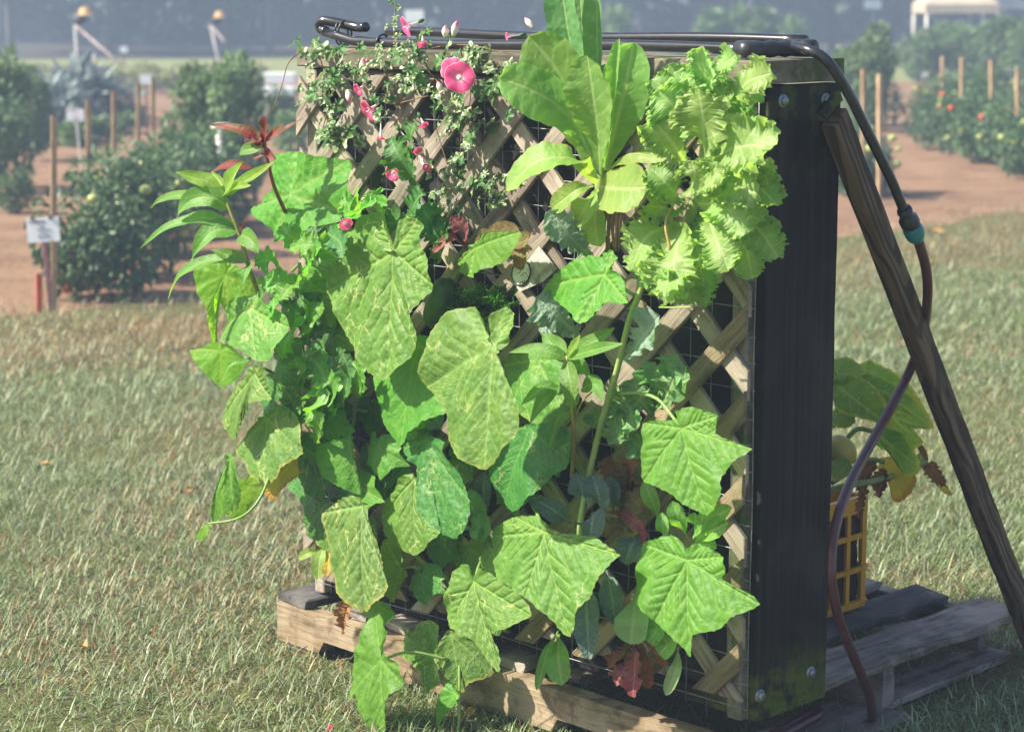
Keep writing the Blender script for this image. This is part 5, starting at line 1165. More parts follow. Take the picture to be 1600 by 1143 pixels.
# ------------------------------------------------------------------ curly lettuce
cl = thing('curly_lettuce', 'bright frilly leaf lettuce tumbling down beside the dark end board', 'lettuce', F(1075, 380, .05))
CU = [([(1102,150,.10),(1100,110,.14),(1095,73,.16)],26,1,{}), ([(1115,140,.08),(1130,105,.10),(1150,84,.11)],24,1,{}), ([(1140,170,.08),(1160,135,.12),(1180,122,.14),(1206,114,.15)],30,1,{}), ([(1098,190,.10),(1078,145,.13),(1055,112,.14)],30,1,{}), ([(1085,180,.09),(1050,145,.12),(1018,124,.13)],26,0,{}),
      ([(1080,215,.10),(1055,172,.16),(1028,140,.18)],40,1,{}), ([(1102,262,.12),(1098,195,.19),(1090,136,.21)],42,1,{}), ([(1075,258,.11),(1042,212,.17),(1016,184,.18)],34,1,{}), ([(1106,255,.11),(1140,234,.16),(1172,226,.18),(1213,226,.18)],42,1,{}), ([(1070,320,.10),(1045,290,.16),(1012,260,.17)],26,0,{}),
      ([(1100,290,.11),(1140,288,.16),(1184,302,.17)],36,1,{}), ([(1150,280,.09),(1185,292,.13),(1215,322,.14)],28,0,{}), ([(1160,335,.08),(1190,365,.12),(1216,402,.12)],30,0,{}), ([(1160,360,.08),(1168,400,.11),(1176,436,.11)],22,1,{}), ([(1064,350,.11),(1054,405,.18),(1040,476,.19)],42,1,{}), ([(1085,370,.09),(1096,425,.13),(1104,480,.13)],26,0,{}),
      ([(1050,350,.10),(1008,372,.15),(984,424,.15)],32,1,{}), ([(1105,340,.10),(1122,380,.15),(1138,424,.16)],30,1,{}), ([(1090,318,.12),(1130,322,.17),(1164,366,.18)],30,1,{}), ([(1066,335,.10),(1040,325,.14),(1008,322,.14)],24,0,{}), ([(1105,230,.10),(1135,262,.14),(1160,292,.15)],28,0,{}), ([(1120,180,.08),(1130,160,.11),(1148,146,.12)],30,0,{}),
      ([(1130,210,.08),(1155,190,.11),(1175,190,.12)],26,0,{}), ([(1060,360,.08),(1020,400,.11),(1000,450,.11)],26,0,{}), ([(1070,300,.10),(1085,280,.17),(1080,250,.18)],26,1,{}), ([(1040,240,.08),(1020,230,.11),(1002,240,.12)],18,0,{}), ([(1120,300,.09),(1155,330,.13),(1190,345,.14)],30,1,{}), ([(1085,400,.10),(1075,440,.15),(1080,475,.15)],26,1,{}),
      ([(1080,150,.06),(1060,130,.08),(1045,100,.09)],24,0,{}), ([(1120,250,.06),(1140,220,.09),(1160,200,.1)],32,0,{}), ([(1100,320,.06),(1100,360,.09),(1090,410,.1)],32,0,{}), ([(1060,380,.06),(1030,420,.08),(1020,460,.09)],26,0,{}), ([(1050,300,.06),(1030,290,.1),(1020,275,.1)],24,1,{}), ([(1140,130,.05),(1165,150,.1),(1185,160,.11)],24,0,{}), ([(1090,300,.12),(1110,275,.2),(1120,255,.21)],26,1,{}), ([(1070,410,.1),(1050,440,.2),(1025,440,.2)],22,1,{}), ([(1185,250,.07),(1195,270,.12),(1200,290,.13)],22,1,{})]
for i, (mp_, w, br, kw) in enumerate(CU):
    strap(cl, mp_, w * 1.08, M['curly' if br else 'curly_deep'], hint=np.array([-.45, -.8, .35]) + rng.normal(0, .12, 3), profile=frill_w, cup=.18, ruffle=.20, rpow=3.6, rfreq=8.5 + (i % 4) * .8, wavy=.3, lobes=.12, nlobes=4, pin=6, nseg=150, ncross=29, seed=500 + i, rib=.085)
stem(cl, [(1112,130,.06),(1104,200,.09),(1098,260,.10),(1085,320,.09),(1065,380,.08),(1072,430,.02)], .008, .012, M['stalk_pale'], 'stem', 30)
stem(cl, [(1048,392,.16),(1040,350,.16),(1052,320,.13)], .003, .002, M['stalk_gold'], 'flower_stalk', 12)
stem(cl, [(1030,480,.13),(1070,480,.13),(1110,476,.12)], .0016, .0012, M['stalk_pale'], 'tendril', 12)

# ------------------------------------------------------------------ kales
def kale_leaf(t, mp_, w, mt, **kw):
    strap(t, mp_, w * 1.2, M[mt], hint=np.array([-.4, -.8, .4]), **{**dict(profile=fan_w, cup=.35, ruffle=.20, rfreq=3.6, lobes=.35, nlobes=7, pin=6, nseg=56, ncross=21, seed=int(mp_[0][0] * 7 + mp_[0][1]), rib=.09), **kw})
k1 = thing('curly_kale', 'blue green frilled kale leaf tucked under the romaine', 'kale', F(920, 405, .03), 'kales')
kale_leaf(k1, [(925,405,.04),(893,372,.10),(856,330,.13)], 26, 'kale'); kale_leaf(k1, [(925,400,.04),(905,380,.08),(890,345,.10)], 18, 'kale')
k2 = thing('curly_kale', 'pale blue frilled kale below the broad leaf in the centre', 'kale', F(905, 520, .03), 'kales')
kale_leaf(k2, [(905,525,.05),(872,495,.10),(838,464,.12)], 30, 'kale'); kale_leaf(k2, [(890,525,.05),(865,510,.09),(842,512,.11)], 22, 'kale')
k3 = thing('curly_kale', 'upright pale grey kale leaf right of the long pale stem', 'kale', F(978, 560, .05), 'kales')
kale_leaf(k3, [(975,562,.08),(1000,532,.13),(1030,492,.16)], 30, 'kale')
k4 = thing('curly_kale', 'tight green frilled kale rosette against the right laths', 'kale', F(1022, 660, .03), 'kales')
for q in ([(1020,655,.04),(1025,600,.09),(1020,565,.10)], [(1022,630,.05),(1045,590,.10),(1060,560,.11)], [(1022,640,.05),(1050,605,.11),(1078,590,.12)], [(1020,650,.05),(1000,620,.09),(990,590,.09)], [(1022,640,.05),(1042,615,.12),(1052,592,.13)]): kale_leaf(k4, q, 24, 'kale_green', ruffle=.3)
stem(k4, [(1020,585,.06),(1019,620,.06),(1020,665,.03)], .0045, .0045, M['stalk_pale'], 'stem', 10)
k5 = thing('curly_kale', 'small green frilled kale behind the long pale stem', 'kale', F(955, 690, .03), 'kales')
for q in ([(955,640,.05),(975,655,.10),(998,668,.11)], [(952,630,.05),(962,660,.11),(968,695,.12)], [(950,640,.05),(935,655,.09),(926,668,.10)], [(950,650,.05),(990,690,.08),(1006,700,.08)], [(950,610,.05),(965,622,.09),(985,635,.09)]): kale_leaf(k5, q, 20, 'kale_green', ruffle=.25)
k6 = thing('dark_kale', 'dark blue puckered kale leaves around the foot of the pale stem', 'kale', F(930, 840, .03), 'kales')
DK = dict(profile=lambda t: .12 + .9 * np.sin(np.pi * np.clip((t - .22) / .8, 0, 1) ** .8) ** .8, cup=.3, ruffle=.04, rfreq=5, lobes=0, teeth=.06, nteeth=14, nseg=30, ncross=13, pin=9)
for q, w in (([(893,818,.09),(870,800,.12),(826,776,.14)],15), ([(915,800,.09),(910,770,.13),(900,738,.14)],18), ([(940,805,.08),(935,775,.13),(925,742,.13)],19), ([(925,800,.10),(925,815,.15),(921,836,.15)],22), ([(1000,835,.06),(988,850,.10),(975,880,.11)],20), ([(756,820,.06),(755,775,.10),(757,738,.10)],15), ([(672,640,.06),(680,655,.13),(690,668,.14)],16), ([(960,800,.06),(955,770,.10),(948,745,.10)],16)):
    kale_leaf(k6, q, w, 'lacinato', **DK)
for a in ([(893,818,.09),(912,845,.05),(930,850,.02)], [(886,812,.09),(905,840,.05),(930,850,.02)]): stem(k6, a, .0018, .0022, M['kale_stalk'] if 'kale_stalk' in M else M['stalk'], 'leaf_stalk', 10)
k7 = thing('dark_kale', 'single dark blue kale leaf hanging low in front of the bottom laths', 'kale', F(917, 925, .03), 'kales')
kale_leaf(k7, [(917,915,.08),(916,955,.14),(920,1028,.15)], 21, 'lacinato', **DK); kale_leaf(k7, [(945,880,.05),(955,930,.10),(962,975,.11)], 17, 'lacinato', **DK)
k8 = thing('collard_plant', 'grey green collard leaf among the cucumber leaves low in the middle', 'collard', F(735, 835, .03))
for q, w in (([(760,835,.05),(745,805,.12),(722,768,.13)],24), ([(770,845,.05),(755,825,.13),(735,822,.14)],20)): strap(k8, q, w, M['kale_green'], hint=OUTUP, profile=romaine_w, cup=.2, ruffle=.08, nseg=36, ncross=15, seed=int(q[0][1]))

# ------------------------------------------------------------------ young greens low on the right
sp1 = thing('young_greens', 'fresh spoon leaved greens rosette between the two broad right leaves', 'greens', F(1080, 845, .03), 'spoon leaved greens')
def spoonleaf(t, mp_, w, mt='spoon', **kw): strap(t, mp_, w, M[mt], hint=np.array([-.35, -.8, .45]), **{**dict(profile=spoon, cup=.3, pin=7, nseg=30, ncross=13, seed=int(mp_[0][0] + mp_[-1][1]), rib=.1), **kw})
for q, w in (([(1076,842,.05),(1062,815,.11),(1050,782,.12)],14), ([(1084,842,.05),(1086,825,.12),(1086,800,.14)],14), ([(1088,838,.05),(1112,812,.12),(1144,792,.13)],14), ([(1086,845,.05),(1110,830,.12),(1139,816,.13)],18), ([(1030,815,.05),(1020,785,.09),(1006,752,.10)],13), ([(1036,850,.05),(1036,832,.11),(1034,800,.11)],11), ([(1080,850,.05),(1100,850,.10),(1120,856,.10)],12), ([(1085,840,.05),(1100,800,.10),(1110,780,.1)],10)): spoonleaf(sp1, q, w)
sp2 = thing('young_greens', 'two slim spoon leaves hanging over the bottom rail in the middle', 'greens', F(880, 980, .02), 'spoon leaved greens')
for q, w in (([(872,985,.06),(855,1020,.13),(838,1078,.14)],9), ([(873,990,.06),(872,1025,.13),(878,1070,.14)],20)): spoonleaf(sp2, q, w)
sp3 = thing('young_greens', 'pale greens plant half hidden beneath the lowest broad right leaf', 'greens', F(1010, 960, .02), 'spoon leaved greens')
spoonleaf(sp3, [(995,925,.06),(990,965,.13),(985,1006,.14)], 28, 'spoon_under'); spoonleaf(sp3, [(1010,955,.06),(1025,980,.12),(1012,1003,.13)], 18); spoonleaf(sp3, [(1030,990,.06),(1042,1005,.12),(1030,1022,.13)], 18); spoonleaf(sp3, [(1060,1010,.06),(1056,1045,.12),(1040,1086,.13)], 11, 'spoon_under')
sp4 = thing('young_greens', 'yellowing greens seedling at the lower left corner of the lattice', 'greens', F(505, 880, .02), 'spoon leaved greens')
spoonleaf(sp4, [(510,850,.05),(500,870,.09),(496,905,.10)], 12, 'romaine_pale'); spoonleaf(sp4, [(505,860,.05),(485,862,.09),(466,872,.10)], 8, 'romaine_pale'); spoonleaf(sp4, [(515,845,.05),(512,880,.09),(510,900,.10)], 8, 'cuke_yellow')
# withered and red lettuces
rl1 = thing('red_lettuce', 'withered red lettuce hanging at the bottom of the lattice', 'lettuce', F(985, 1000, .02), 'red lettuces')
for q, w, mt in (([(990,1000,.05),(992,1040,.11),(988,1088,.12)],17,'red_lettuce'), ([(995,1010,.05),(975,1045,.10),(962,1066,.11)],14,'red_lettuce'), ([(985,1000,.05),(970,1020,.09),(950,1040,.1)],12,'dead'), ([(1000,1000,.05),(1012,1040,.08),(1015,1075,.08)],14,'dead'), ([(980,990,.05),(985,1030,.09),(975,1060,.09)],12,'bronze_lettuce'), ([(1005,1000,.05),(1030,1020,.08),(1040,1040,.08)],9,'dead')): strap(rl1, q, w, M[mt], profile=fan_w, cup=.5, ruffle=.3, rfreq=3, nseg=40, ncross=17, seed=int(q[-1][0]))
rl2 = thing('red_lettuce', 'pink and brown wilted lettuce right of the long pale stem', 'lettuce', F(970, 770, .02), 'red lettuces')
for q, w, mt in (([(950,800,.05),(980,805,.09),(1012,832,.10)],10,'red_lettuce'), ([(965,790,.05),(990,780,.09),(1002,800,.09)],18,'bronze_lettuce'), ([(970,790,.04),(955,740,.07),(945,715,.07)],16,'dead'), ([(975,780,.04),(985,735,.07),(990,705,.07)],16,'dead'), ([(970,800,.04),(975,750,.07),(968,720,.08)],12,'bronze_lettuce'), ([(975,820,.04),(1000,815,.09),(1008,850,.1)],8,'red_lettuce'), ([(970,800,.04),(1000,770,.07),(1010,750,.07)],14,'bronze_lettuce'), ([(970,810,.05),(955,830,.09),(945,825,.09)],12,'dead'), ([(990,830,.05),(965,820,.10),(940,830,.1)],14,'bronze_lettuce')): strap(rl2, q, w, M[mt], profile=fan_w, cup=.5, ruffle=.3, rfreq=3, nseg=40, ncross=17, seed=int(q[-1][0]))
rl3 = thing('red_lettuce', 'small bronze lettuce above the hidden cucumber', 'lettuce', F(735, 395, .02), 'red lettuces')
for q, w, mt in (([(732,384,.05),(725,360,.10),(705,338,.12)],13,'red_lettuce'), ([(730,385,.05),(705,372,.10),(675,396,.12)],8,'red_lettuce'), ([(740,385,.05),(775,365,.09),(812,362,.10)],16,'bronze_lettuce'), ([(780,380,.06),(815,378,.11),(828,366,.12)],14,'bronze_lettuce'), ([(790,375,.06),(812,395,.11),(814,422,.11)],14,'bronze_lettuce'), ([(735,388,.05),(752,375,.08),(765,360,.08)],12,'bronze_lettuce')): strap(rl3, q, w, M[mt], profile=romaine_w, cup=.4, ruffle=.08, nseg=34, ncross=13, seed=int(q[-1][0]))

# ------------------------------------------------------------------ frilly mustard greens
mu = thing('mustard_greens', 'bright frilly mustard greens filling the left third between the cucumber leaves', 'greens', F(500, 560, .03))
MU = [(524,405,453,387,15,.20),(472,439,435,472,15,.20),(466,442,404,439,13,.20),(481,426,502,384,16,.19),(512,368,536,402,15,.20),(441,423,398,411,14,.17),(426,466,420,497,10,.24),(472,512,499,472,17,.17),(487,494,460,503,13,.17),(527,635,530,542,13,.20),(521,631,502,589,17,.19),(557,613,551,564,15,.16),(490,641,493,608,17,.20),(493,687,484,641,13,.20),(466,656,447,610,13,.18),(441,680,453,641,14,.18),
      (655,290,610,215,22,.12),(648,250,652,190,18,.12),(600,340,575,300,18,.14),(640,345,660,300,18,.09),(690,360,660,320,20,.08),(540,350,585,318,16,.16),(560,330,530,318,16,.15),(475,380,440,352,15,.18),(505,390,480,360,15,.17),(455,520,440,560,15,.19),(480,560,505,610,16,.15),(520,560,545,600,16,.13),(500,450,480,540,20,.12),(540,470,530,540,20,.09),(480,600,460,560,14,.16),(580,360,640,350,16,.10),(690,400,700,340,18,.06),(670,330,690,380,18,.07),(440,470,415,440,12,.16),(545,620,520,650,15,.16),(450,700,470,650,12,.16),(470,640,500,660,14,.15)]
for i, (bx, by, tx_, ty, w, n) in enumerate(MU):
    dx, dy = tx_ - bx, ty - by; k = R.uniform(-.18, .18)
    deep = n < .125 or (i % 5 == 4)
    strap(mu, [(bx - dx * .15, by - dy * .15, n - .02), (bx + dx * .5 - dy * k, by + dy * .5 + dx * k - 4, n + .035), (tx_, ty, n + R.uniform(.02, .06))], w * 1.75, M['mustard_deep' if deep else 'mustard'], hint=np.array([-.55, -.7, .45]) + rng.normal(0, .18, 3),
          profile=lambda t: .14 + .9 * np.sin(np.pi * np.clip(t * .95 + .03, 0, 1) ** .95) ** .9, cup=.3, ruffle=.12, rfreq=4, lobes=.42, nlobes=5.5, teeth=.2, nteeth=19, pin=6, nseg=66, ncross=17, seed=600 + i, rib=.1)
for q in ([(470,590,.14),(480,560,.16),(500,545,.17)], [(432,545,.12),(465,500,.15),(470,460,.17)], [(524,405,.16),(490,394,.19),(460,388,.20)], [(520,640,.12),(500,600,.14),(470,585,.14)], [(470,500,.1),(474,540,.11),(478,590,.08)]): stem(mu, q, .0025, .002, M['stalk_pale'], 'leaf_stalk', 12)
# feathery dill
di = thing('dill_plant', 'feathery dill fronds in shade below the small bright leaf', 'dill', F(760, 490, .02))
for k in range(26):
    a = R.uniform(-1.7, 1.0); b0 = np.array([765 + R.uniform(-20, 25), 470 + R.uniform(-10, 25), .05]); L = R.uniform(30, 60)
    pts = [b0 + np.array([math.sin(a) * L * t, -math.cos(a) * L * t * .6 + 14 * t * t, .05 * t]) for t in np.linspace(0, 1, 6)]
    parts = [tube(np.array([F(*q) for q in pts]), .0016, 5)]
    for j in range(22):
        t = .2 + .8 * j / 14; c = np.array(pts[0]) * (1 - t) + np.array(pts[-1]) * t; c[1] += 0
        for s in (-1, 1, .3):
            e = c + np.array([R.uniform(-11, 11), R.uniform(-10, 7), R.uniform(-.01, .03)]); parts.append(tube(np.array([F(*c), F(*((c + e) / 2 + [0, -1, 0])), F(*e)]), [.0012, .0011, .0006], 3))
    V, Fc = joined(parts); mk('frond', V, Fc, M['mustard'] if k % 3 else M['mustard_deep'], di, {'vein': np.zeros(len(V)), 'edge': np.zeros(len(V)), 'lc': V})
# ------------------------------------------------------------------ white label with an oval badge, stuck on a lath
lb = thing('plant_label', 'dirty white label with an oval line drawn badge fixed to the lattice', 'label', F(845, 425, .02))
M['label_white'] = plain_mat('dirty_white_label', (.46, .46, .43), .7, (.20, .19, .15), 45, thr=(.38, .70)); M['badge'] = plain_mat('badge_white', (.70, .72, .70), .5)
def quad_px(pts, n, mat, name, th=.0015):
    f = np.array([F(x, y, n + th) for x, y in pts]); b = f - NU * th; k = len(f)
    mk(name, np.vstack([f, b]), [tuple(range(k)), tuple(range(2 * k - 1, k - 1, -1))] + [(i, (i + 1) % k, (i + 1) % k + k, i + k) for i in range(k)], mat, lb, smooth=False)
quad_px([(842,384),(870,420),(848,440),(812,456),(800,440),(815,418)], .019, M['label_white'], 'card')
el = [(814 + 15 * math.cos(a) * .95 - 6 * math.sin(a) * .3, 426 + 19 * math.sin(a)) for a in np.linspace(0, 6.283, 25)[:-1]]
quad_px(el, .0215, M['badge'], 'badge')
def ink_line(pts, r=.0006): V, Fc = tube(np.array([F(x, y, .0236) for x, y in pts]), r, 4); mk('badge_line', V, Fc, M['fitting'], lb)
ink_line(el + [el[0]], .0012); ink_line([(813,431),(818,427),(821,425),(823,429),(825,432),(824,438)]); ink_line([(808,420),(812,418),(815,421),(812,426),(808,427)]); ink_line([(812,421),(813,422)], .0009)
for x in (812, 815, 818, 821): ink_line([(x, 444 - (x - 812) * .3), (x + 2, 440 - (x - 812) * .3)], .0007)

# ------------------------------------------------------------------ variegated vine with morning glory flowers
vg = thing('morning_glory_vine', 'variegated climbing vine with pink trumpet flowers over the upper left corner', 'flowering vine', F(620, 120, .03))
def small_leaf(seed):
    rg = np.random.default_rng(seed); n = 30; a = np.linspace(0, 2 * math.pi, n, endpoint=False)
    r = .62 + .20 * np.cos(5 * (a - math.pi / 2)) + .12 * np.cos(a - math.pi / 2) + rg.normal(0, .035, n); r *= np.where(np.abs(a - 1.5 * math.pi) < .35, .55, 1)
    V = [(0, -.25, 0)]
    for f in (.5, 1): V += [(r[i] * f * math.cos(a[i]), r[i] * f * math.sin(a[i]), .10 * f * math.sin(5 * a[i] + seed) - .22 * (r[i] * f) ** 2 + .12 * abs(math.cos(a[i])) * f) for i in range(n)]
    V = np.array(V) * .5; V[:, 1] += .2
    Fc = [(0, 1 + i, 1 + (i + 1) % n) for i in range(n)] + [(1 + i, 1 + n + i, 1 + n + (i + 1) % n, 1 + (i + 1) % n) for i in range(n)]
    return V, Fc
SL = []
for s in range(5):
    V, Fc = small_leaf(s); at = {'vein': np.zeros(len(V)), 'edge': np.zeros(len(V)), 'lc': V * .04 + s}
    SL += [make_mesh('leaf', V, Fc, M['vari'], at), make_mesh('leaf', V, Fc, M['vine_green'], at)]
def scatter(cx, cy, sx, sy, n, s0, s1, green=.25, nn=(.03, .09)):
    for k in range(n):
        x, y = cx + R.gauss(0, sx), cy + R.gauss(0, sy); p = F(x, y, R.uniform(*nn)); s = R.uniform(s0, s1) * 1.3 * mpp(p)
        z = Vector(NU * R.uniform(.4, 1) + VU * R.uniform(0, .8) + LU * R.uniform(-.5, .7)); yv = Vector(LU * R.uniform(-1, 1) + VU * R.uniform(-1, .4)); x_ = yv.cross(z)
        Mx = frame(p, x_, z.cross(x_)) @ Matrix.Scale(s, 4)
        put('leaf', SL[2 * R.randrange(5) + (R.random() < green)], vg, Mx)
scatter(505, 78, 22, 9, 12, 20, 32, .7); scatter(515, 130, 20, 14, 16, 18, 32, .4); scatter(512, 190, 14, 16, 10, 18, 30, .35); scatter(530, 210, 14, 10, 8, 24, 36, .1); scatter(545, 100, 16, 12, 8, 16, 26)
scatter(620, 80, 22, 12, 18, 15, 28, .3); scatter(612, 145, 20, 22, 22, 13, 24, .25); scatter(650, 110, 20, 18, 18, 14, 26); scatter(720, 85, 30, 10, 16, 18, 32, .4); scatter(770, 100, 18, 14, 9, 20, 30, .5)
scatter(715, 165, 18, 18, 22, 18, 30, .25); scatter(735, 200, 22, 16, 18, 18, 34, .2); scatter(770, 140, 14, 14, 10, 22, 32, .7); scatter(705, 265, 28, 14, 20, 16, 28, .3); scatter(745, 290, 28, 16, 24, 15, 26, .25); scatter(690, 310, 20, 10, 10, 14, 24); scatter(480, 105, 8, 30, 8, 14, 22); scatter(660, 60, 14, 6, 6, 14, 22, .5); scatter(617, 30, 4, 16, 12, 9, 15, .2, (.03, .05))
for q in ([(470,80,.03),(520,90,.04),(580,75,.04),(640,80,.04),(720,70,.04),(800,85,.04)], [(500,90,.03),(515,150,.04),(505,210,.04),(530,240,.03)], [(620,85,.03),(600,140,.04),(630,170,.05),(610,200,.04)], [(720,80,.03),(735,150,.05),(720,220,.05),(725,290,.05)], [(650,90,.03),(690,140,.04),(680,190,.04),(700,260,.04)], [(617,70,.04),(616,40,.04),(618,4,.03)], [(550,110,.03),(600,160,.05),(670,150,.05)], [(470,80,.05),(450,100,.10),(440,135,.13),(425,175,.15)]):
    stem(vg, q, .0014, .0010, M['twig'], 'stem', 24, 5)
def flower(px, py, n, face, r_px, ln_px, openness=1.0, seed=0):
    """A trumpet: tube, flared five-ribbed limb; face is the direction it looks."""
    rg = np.random.default_rng(seed); p = F(px, py, n); s = mpp(p); d = Vector(face).normalized(); Mx = d.to_track_quat('Z', 'Y').to_matrix(); na, V, ed, ve = 40, [], [], []
    prof = [(.06, -1.0), (.07, -.75), (.09, -.5), (.14, -.28), (.24, -.12), (.45, -.02 + .10 * (1 - openness)), (.75, .03 + .25 * (1 - openness)), (.93, .03 + .3 * (1 - openness)), (1.0, .0 + .30 * (1 - openness))]
    for j, (r, z) in enumerate(prof):
        for k in range(na):
            a = 2 * math.pi * k / na; w = 1.22 + (.045 * math.cos(5 * a) + .03 * math.sin(13 * a + seed)) * r; rr = r * w * (.45 + .55 * openness if j > 4 else 1) * r_px * s
            zz = z * (ln_px if z < -.15 else r_px) * s + r ** 2 * r_px * s * .06 * math.sin(5 * a + seed) + (r ** 4) * rg.normal(0, .012) * r_px * s
            V.append(p + np.array(Mx @ Vector((rr * math.cos(a), rr * math.sin(a), zz)))); ed.append(r); ve.append(max(0, math.cos(5 * a)) ** 8)
    Fc = [(j * na + k, j * na + (k + 1) % na, (j + 1) * na + (k + 1) % na, (j + 1) * na + k) for j in range(len(prof) - 1) for k in range(na)]
    f = mk('flower', V, Fc, M['petal'], vg, {'edge': ed, 'vein': ve})
    b = p + np.array(d) * (-ln_px * s); V, Fc = tube([b - np.array(d) * .006, b, b + np.array(d) * .008], [.002, .0045, .0035], 8); mk('calyx', V, Fc, M['vine_green'], f, {'vein': np.zeros(24), 'edge': np.zeros(24), 'lc': np.array(V)})
    if openness > .6:
        V, Fc = tube([p - np.array(d) * .006, p + np.array(d) * .006], .0012, 6); mk('stamen', V, Fc, M['badge'], f)
def bud(x0, y0, x1, y1, n, r_px, name='bud'):
    a, b = F(x0, y0, n), F(x1, y1, n + .005); t = np.linspace(0, 1, 10); V, Fc = tube([a * (1 - q) + b * q for q in t], np.array([.3, .55, .7, .85, 1, 1, .9, .75, .5, .12]) * r_px * mpp(a), 10)
    mk(name, V, Fc, M['bud'], vg, {'edge': np.repeat(t, 10)})
view = lambda x, y, n: (CAM - F(x, y, n)) / np.linalg.norm(CAM - F(x, y, n))
fv = view(717, 120, .1)
flower(718, 121, .115, fv + VU * .1 - RT * .05, 20, 34, 1.0, 1); flower(706, 108, .09, fv - RT * .35 + VU * .25, 16, 32, .95, 2)
flower(634, 42, .07, fv * .35 - RT * .9 - VU * .35, 15, 28, .85, 3); flower(576, 173, .08, fv * .5 - RT * .75 - VU * .55, 17, 28, .85, 4)
flower(595, 215, .07, -VU * .95 + fv * .3, 9, 38, .35, 5); flower(640, 222, .09, fv * .3 + RT * .6 - VU * .7, 9, 30, .35, 6); flower(660, 68, .07, fv * .6 - VU * .7, 10, 22, .5, 7); flower(662, 194, .09, fv * .5 - VU * .6 + RT * .3, 9, 20, .4, 8)
flower(625, 258, .11, fv * .7 + RT * .5 + VU * .1, 13, 22, .8, 9); flower(614, 270, .11, fv * .8 - RT * .4 - VU * .2, 13, 22, .7, 10); flower(793, 57, .06, fv * .3 - RT * .95 - VU * .1, 8, 26, .35, 11); flower(540, 349, .23, fv * .7 + RT * .3 - VU * .4, 12, 20, .55, 12)
flower(652, 235, .08, fv * .5 - VU * .5 + RT * .4, 10, 22, .5, 14); flower(668, 262, .08, fv * .7 - VU * .3 - RT * .3, 9, 20, .5, 15); flower(560, 140, .07, fv * .5 - RT * .6 - VU * .4, 11, 24, .6, 16); flower(384, 218, .22, fv * .3 - RT * .9, 6, 16, .5, 13)
for q in ((566,118,568,90,.06,6), (571,116,574,92,.05,5), (696,60,696,40,.05,6), (708,58,714,33,.05,6), (543,140,546,160,.06,5), (834,45,820,28,.05,5), (690,145,684,127,.06,5), (672,268,656,244,.06,5)): bud(*q)
# fallen flower on the grass
fl_ = thing('fallen_flower', 'wilted pink flower lying on the grass at the bottom edge', 'flower', ground(517, 1136, .01))
V, Fc = tube([ground(510, 1139, .012), ground(515, 1137, .018), ground(521, 1134, .016)], [.002, .006, .003], 8); mk('petal', V, Fc, M['petal'], fl_, {'edge': np.full(24, .8), 'vein': np.zeros(24)}); V, Fc = tube([ground(521, 1134, .016), ground(526, 1131, .010)], [.003, .0015], 8); mk('calyx', V, Fc, M['stalk_pale'], fl_)

# ------------------------------------------------------------------ squash plant in the crate behind
sq = thing('squash_plant', 'squash plant with lobed leaves and yellow fruit growing in the yellow crate', 'squash', P(.49, .22, -.665))
def Bk(x, y, n): d = ray(x, y); return CAM + d * (((O - CAM) @ NU + n) / (d @ NU))
def sq_leaf(outline, junc, n0, mat, a=.0, b=-.9, seed=1, stalk=None, **kw): 
    o = palmate(sq, outline, junc, n0, mat, a=a, b=b, seed=seed, **kw)
    if stalk: stem(sq, [(junc[0], junc[1], n0)] + stalk, .005, .006, M['stalk'], 'leaf_stalk', 16)
sq_leaf([(1335,575),(1360,566),(1390,578),(1420,600),(1440,632),(1450,660),(1425,648),(1400,640),(1380,655),(1365,630),(1350,610)], (1350,592), -.72, M['squash'], seed=51, b=-.7)
sq_leaf([(1300,600),(1330,588),(1362,600),(1385,630),(1390,665),(1360,655),(1335,650),(1310,640)], (1312,606), -.60, M['squash'], seed=52, b=-.6)
sq_leaf([(1300,560),(1325,558),(1345,570),(1352,580),(1335,590),(1318,602),(1300,600),(1292,580)], (1310,585), -.62, M['squash'], seed=41)
sq_leaf([(1330,595),(1350,583),(1375,590),(1398,600),(1420,612),(1436,634),(1415,628),(1390,618),(1395,640),(1375,650),(1355,640),(1348,620),(1340,608)], (1345,598), -.68, M['squash'], seed=42, b=-.6, stalk=[(1352,625,-.67),(1330,645,-.66),(1300,665,-.64)])
sq_leaf([(1385,640),(1405,645),(1425,642),(1448,655),(1450,668),(1428,670),(1440,690),(1420,705),(1425,730),(1410,712),(1395,690),(1375,668),(1380,650)], (1388,650), -.74, M['squash'], seed=43, b=-.5)
sq_leaf([(1298,645),(1315,630),(1332,640),(1336,660),(1318,668),(1300,662)], (1328,645), -.60, M['squash'], seed=44)
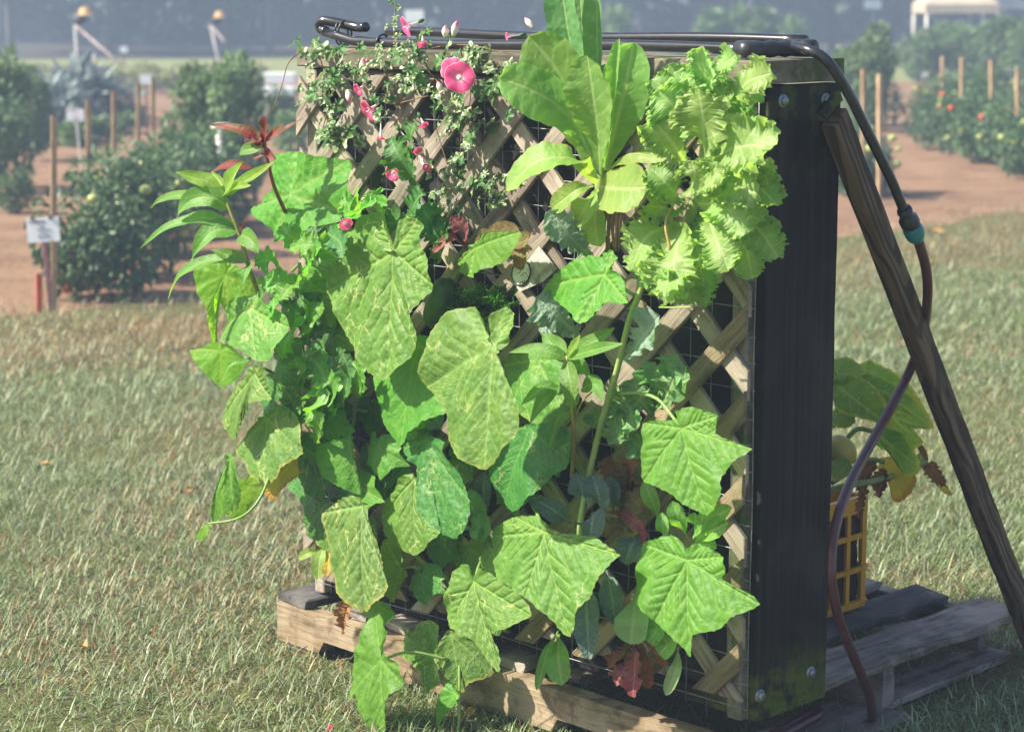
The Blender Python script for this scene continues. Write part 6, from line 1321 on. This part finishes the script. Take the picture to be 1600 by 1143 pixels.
sq_leaf([(1365,670),(1390,668),(1412,680),(1428,705),(1432,730),(1415,745),(1400,720),(1385,705),(1370,695)], (1368,675), -.70, M['squash'], seed=45, b=-.3, stalk=[(1340,670,-.68),(1318,690,-.66),(1298,700,-.64)])
sq_leaf([(1378,715),(1400,716),(1425,730),(1428,755),(1410,780),(1396,783),(1390,755),(1375,740)], (1382,722), -.72, M['cuke_yellow'], seed=46, b=-.2, stalk=[(1360,718,-.70),(1330,735,-.67),(1298,755,-.64)])
sq_leaf([(1298,720),(1320,715),(1332,730),(1320,745),(1300,748)], (1325,725), -.60, M['squash'], seed=47)
sq_leaf([(1430,715),(1445,700),(1450,715),(1440,722)], (1436,718), -.80, M['squash'], seed=48, res=1.5)
sq_leaf([(1530,770),(1538,765),(1545,790),(1549,812),(1540,808)], (1534,768), -1.10, M['squash'], seed=49, res=1.5)
sq_leaf([(1455,740),(1470,745),(1485,770),(1470,765)], (1460,745), -.85, M['cuke_yellow'], seed=50, res=1.5)
stem(sq, [(1296,765,-.62),(1330,757,-.64),(1370,750,-.68),(1410,738,-.74),(1448,722,-.80)], .0075, .006, M['stalk_pale'], 'vine_stem', 24)
for q, w in (([(1370,722,-.70),(1352,745,-.69),(1350,780,-.68)],15), ([(1380,730,-.70),(1378,755,-.69),(1374,778,-.68)],14), ([(1448,722,-.80),(1462,740,-.80),(1478,760,-.81)],12), ([(1350,770,-.68),(1346,790,-.67),(1342,810,-.66)],8)): strap(sq, q, w, M['dead'], 'withered_leaf', ruffle=.4, rfreq=4, cup=.7, nseg=30, ncross=13, seed=int(q[0][1]))
strap(sq, [(1450,720,-.80),(1440,700,-.80),(1428,684,-.80)], 5, M['dead'], 'withered_flower', cup=.8, nseg=16, ncross=9, seed=3)
V, Fc = tube(smooth_path([Bk(1292,690,-.62), Bk(1305,697,-.63), Bk(1322,710,-.64), Bk(1336,722,-.65)], 14), [.010,.016,.021,.025,.028,.030,.031,.031,.030,.028,.024,.019,.012,.004], 14)
mk('fruit', V, Fc, plain_mat('squash_skin', (.46, .40, .08), .35, (.40, .38, .10), 20), sq)
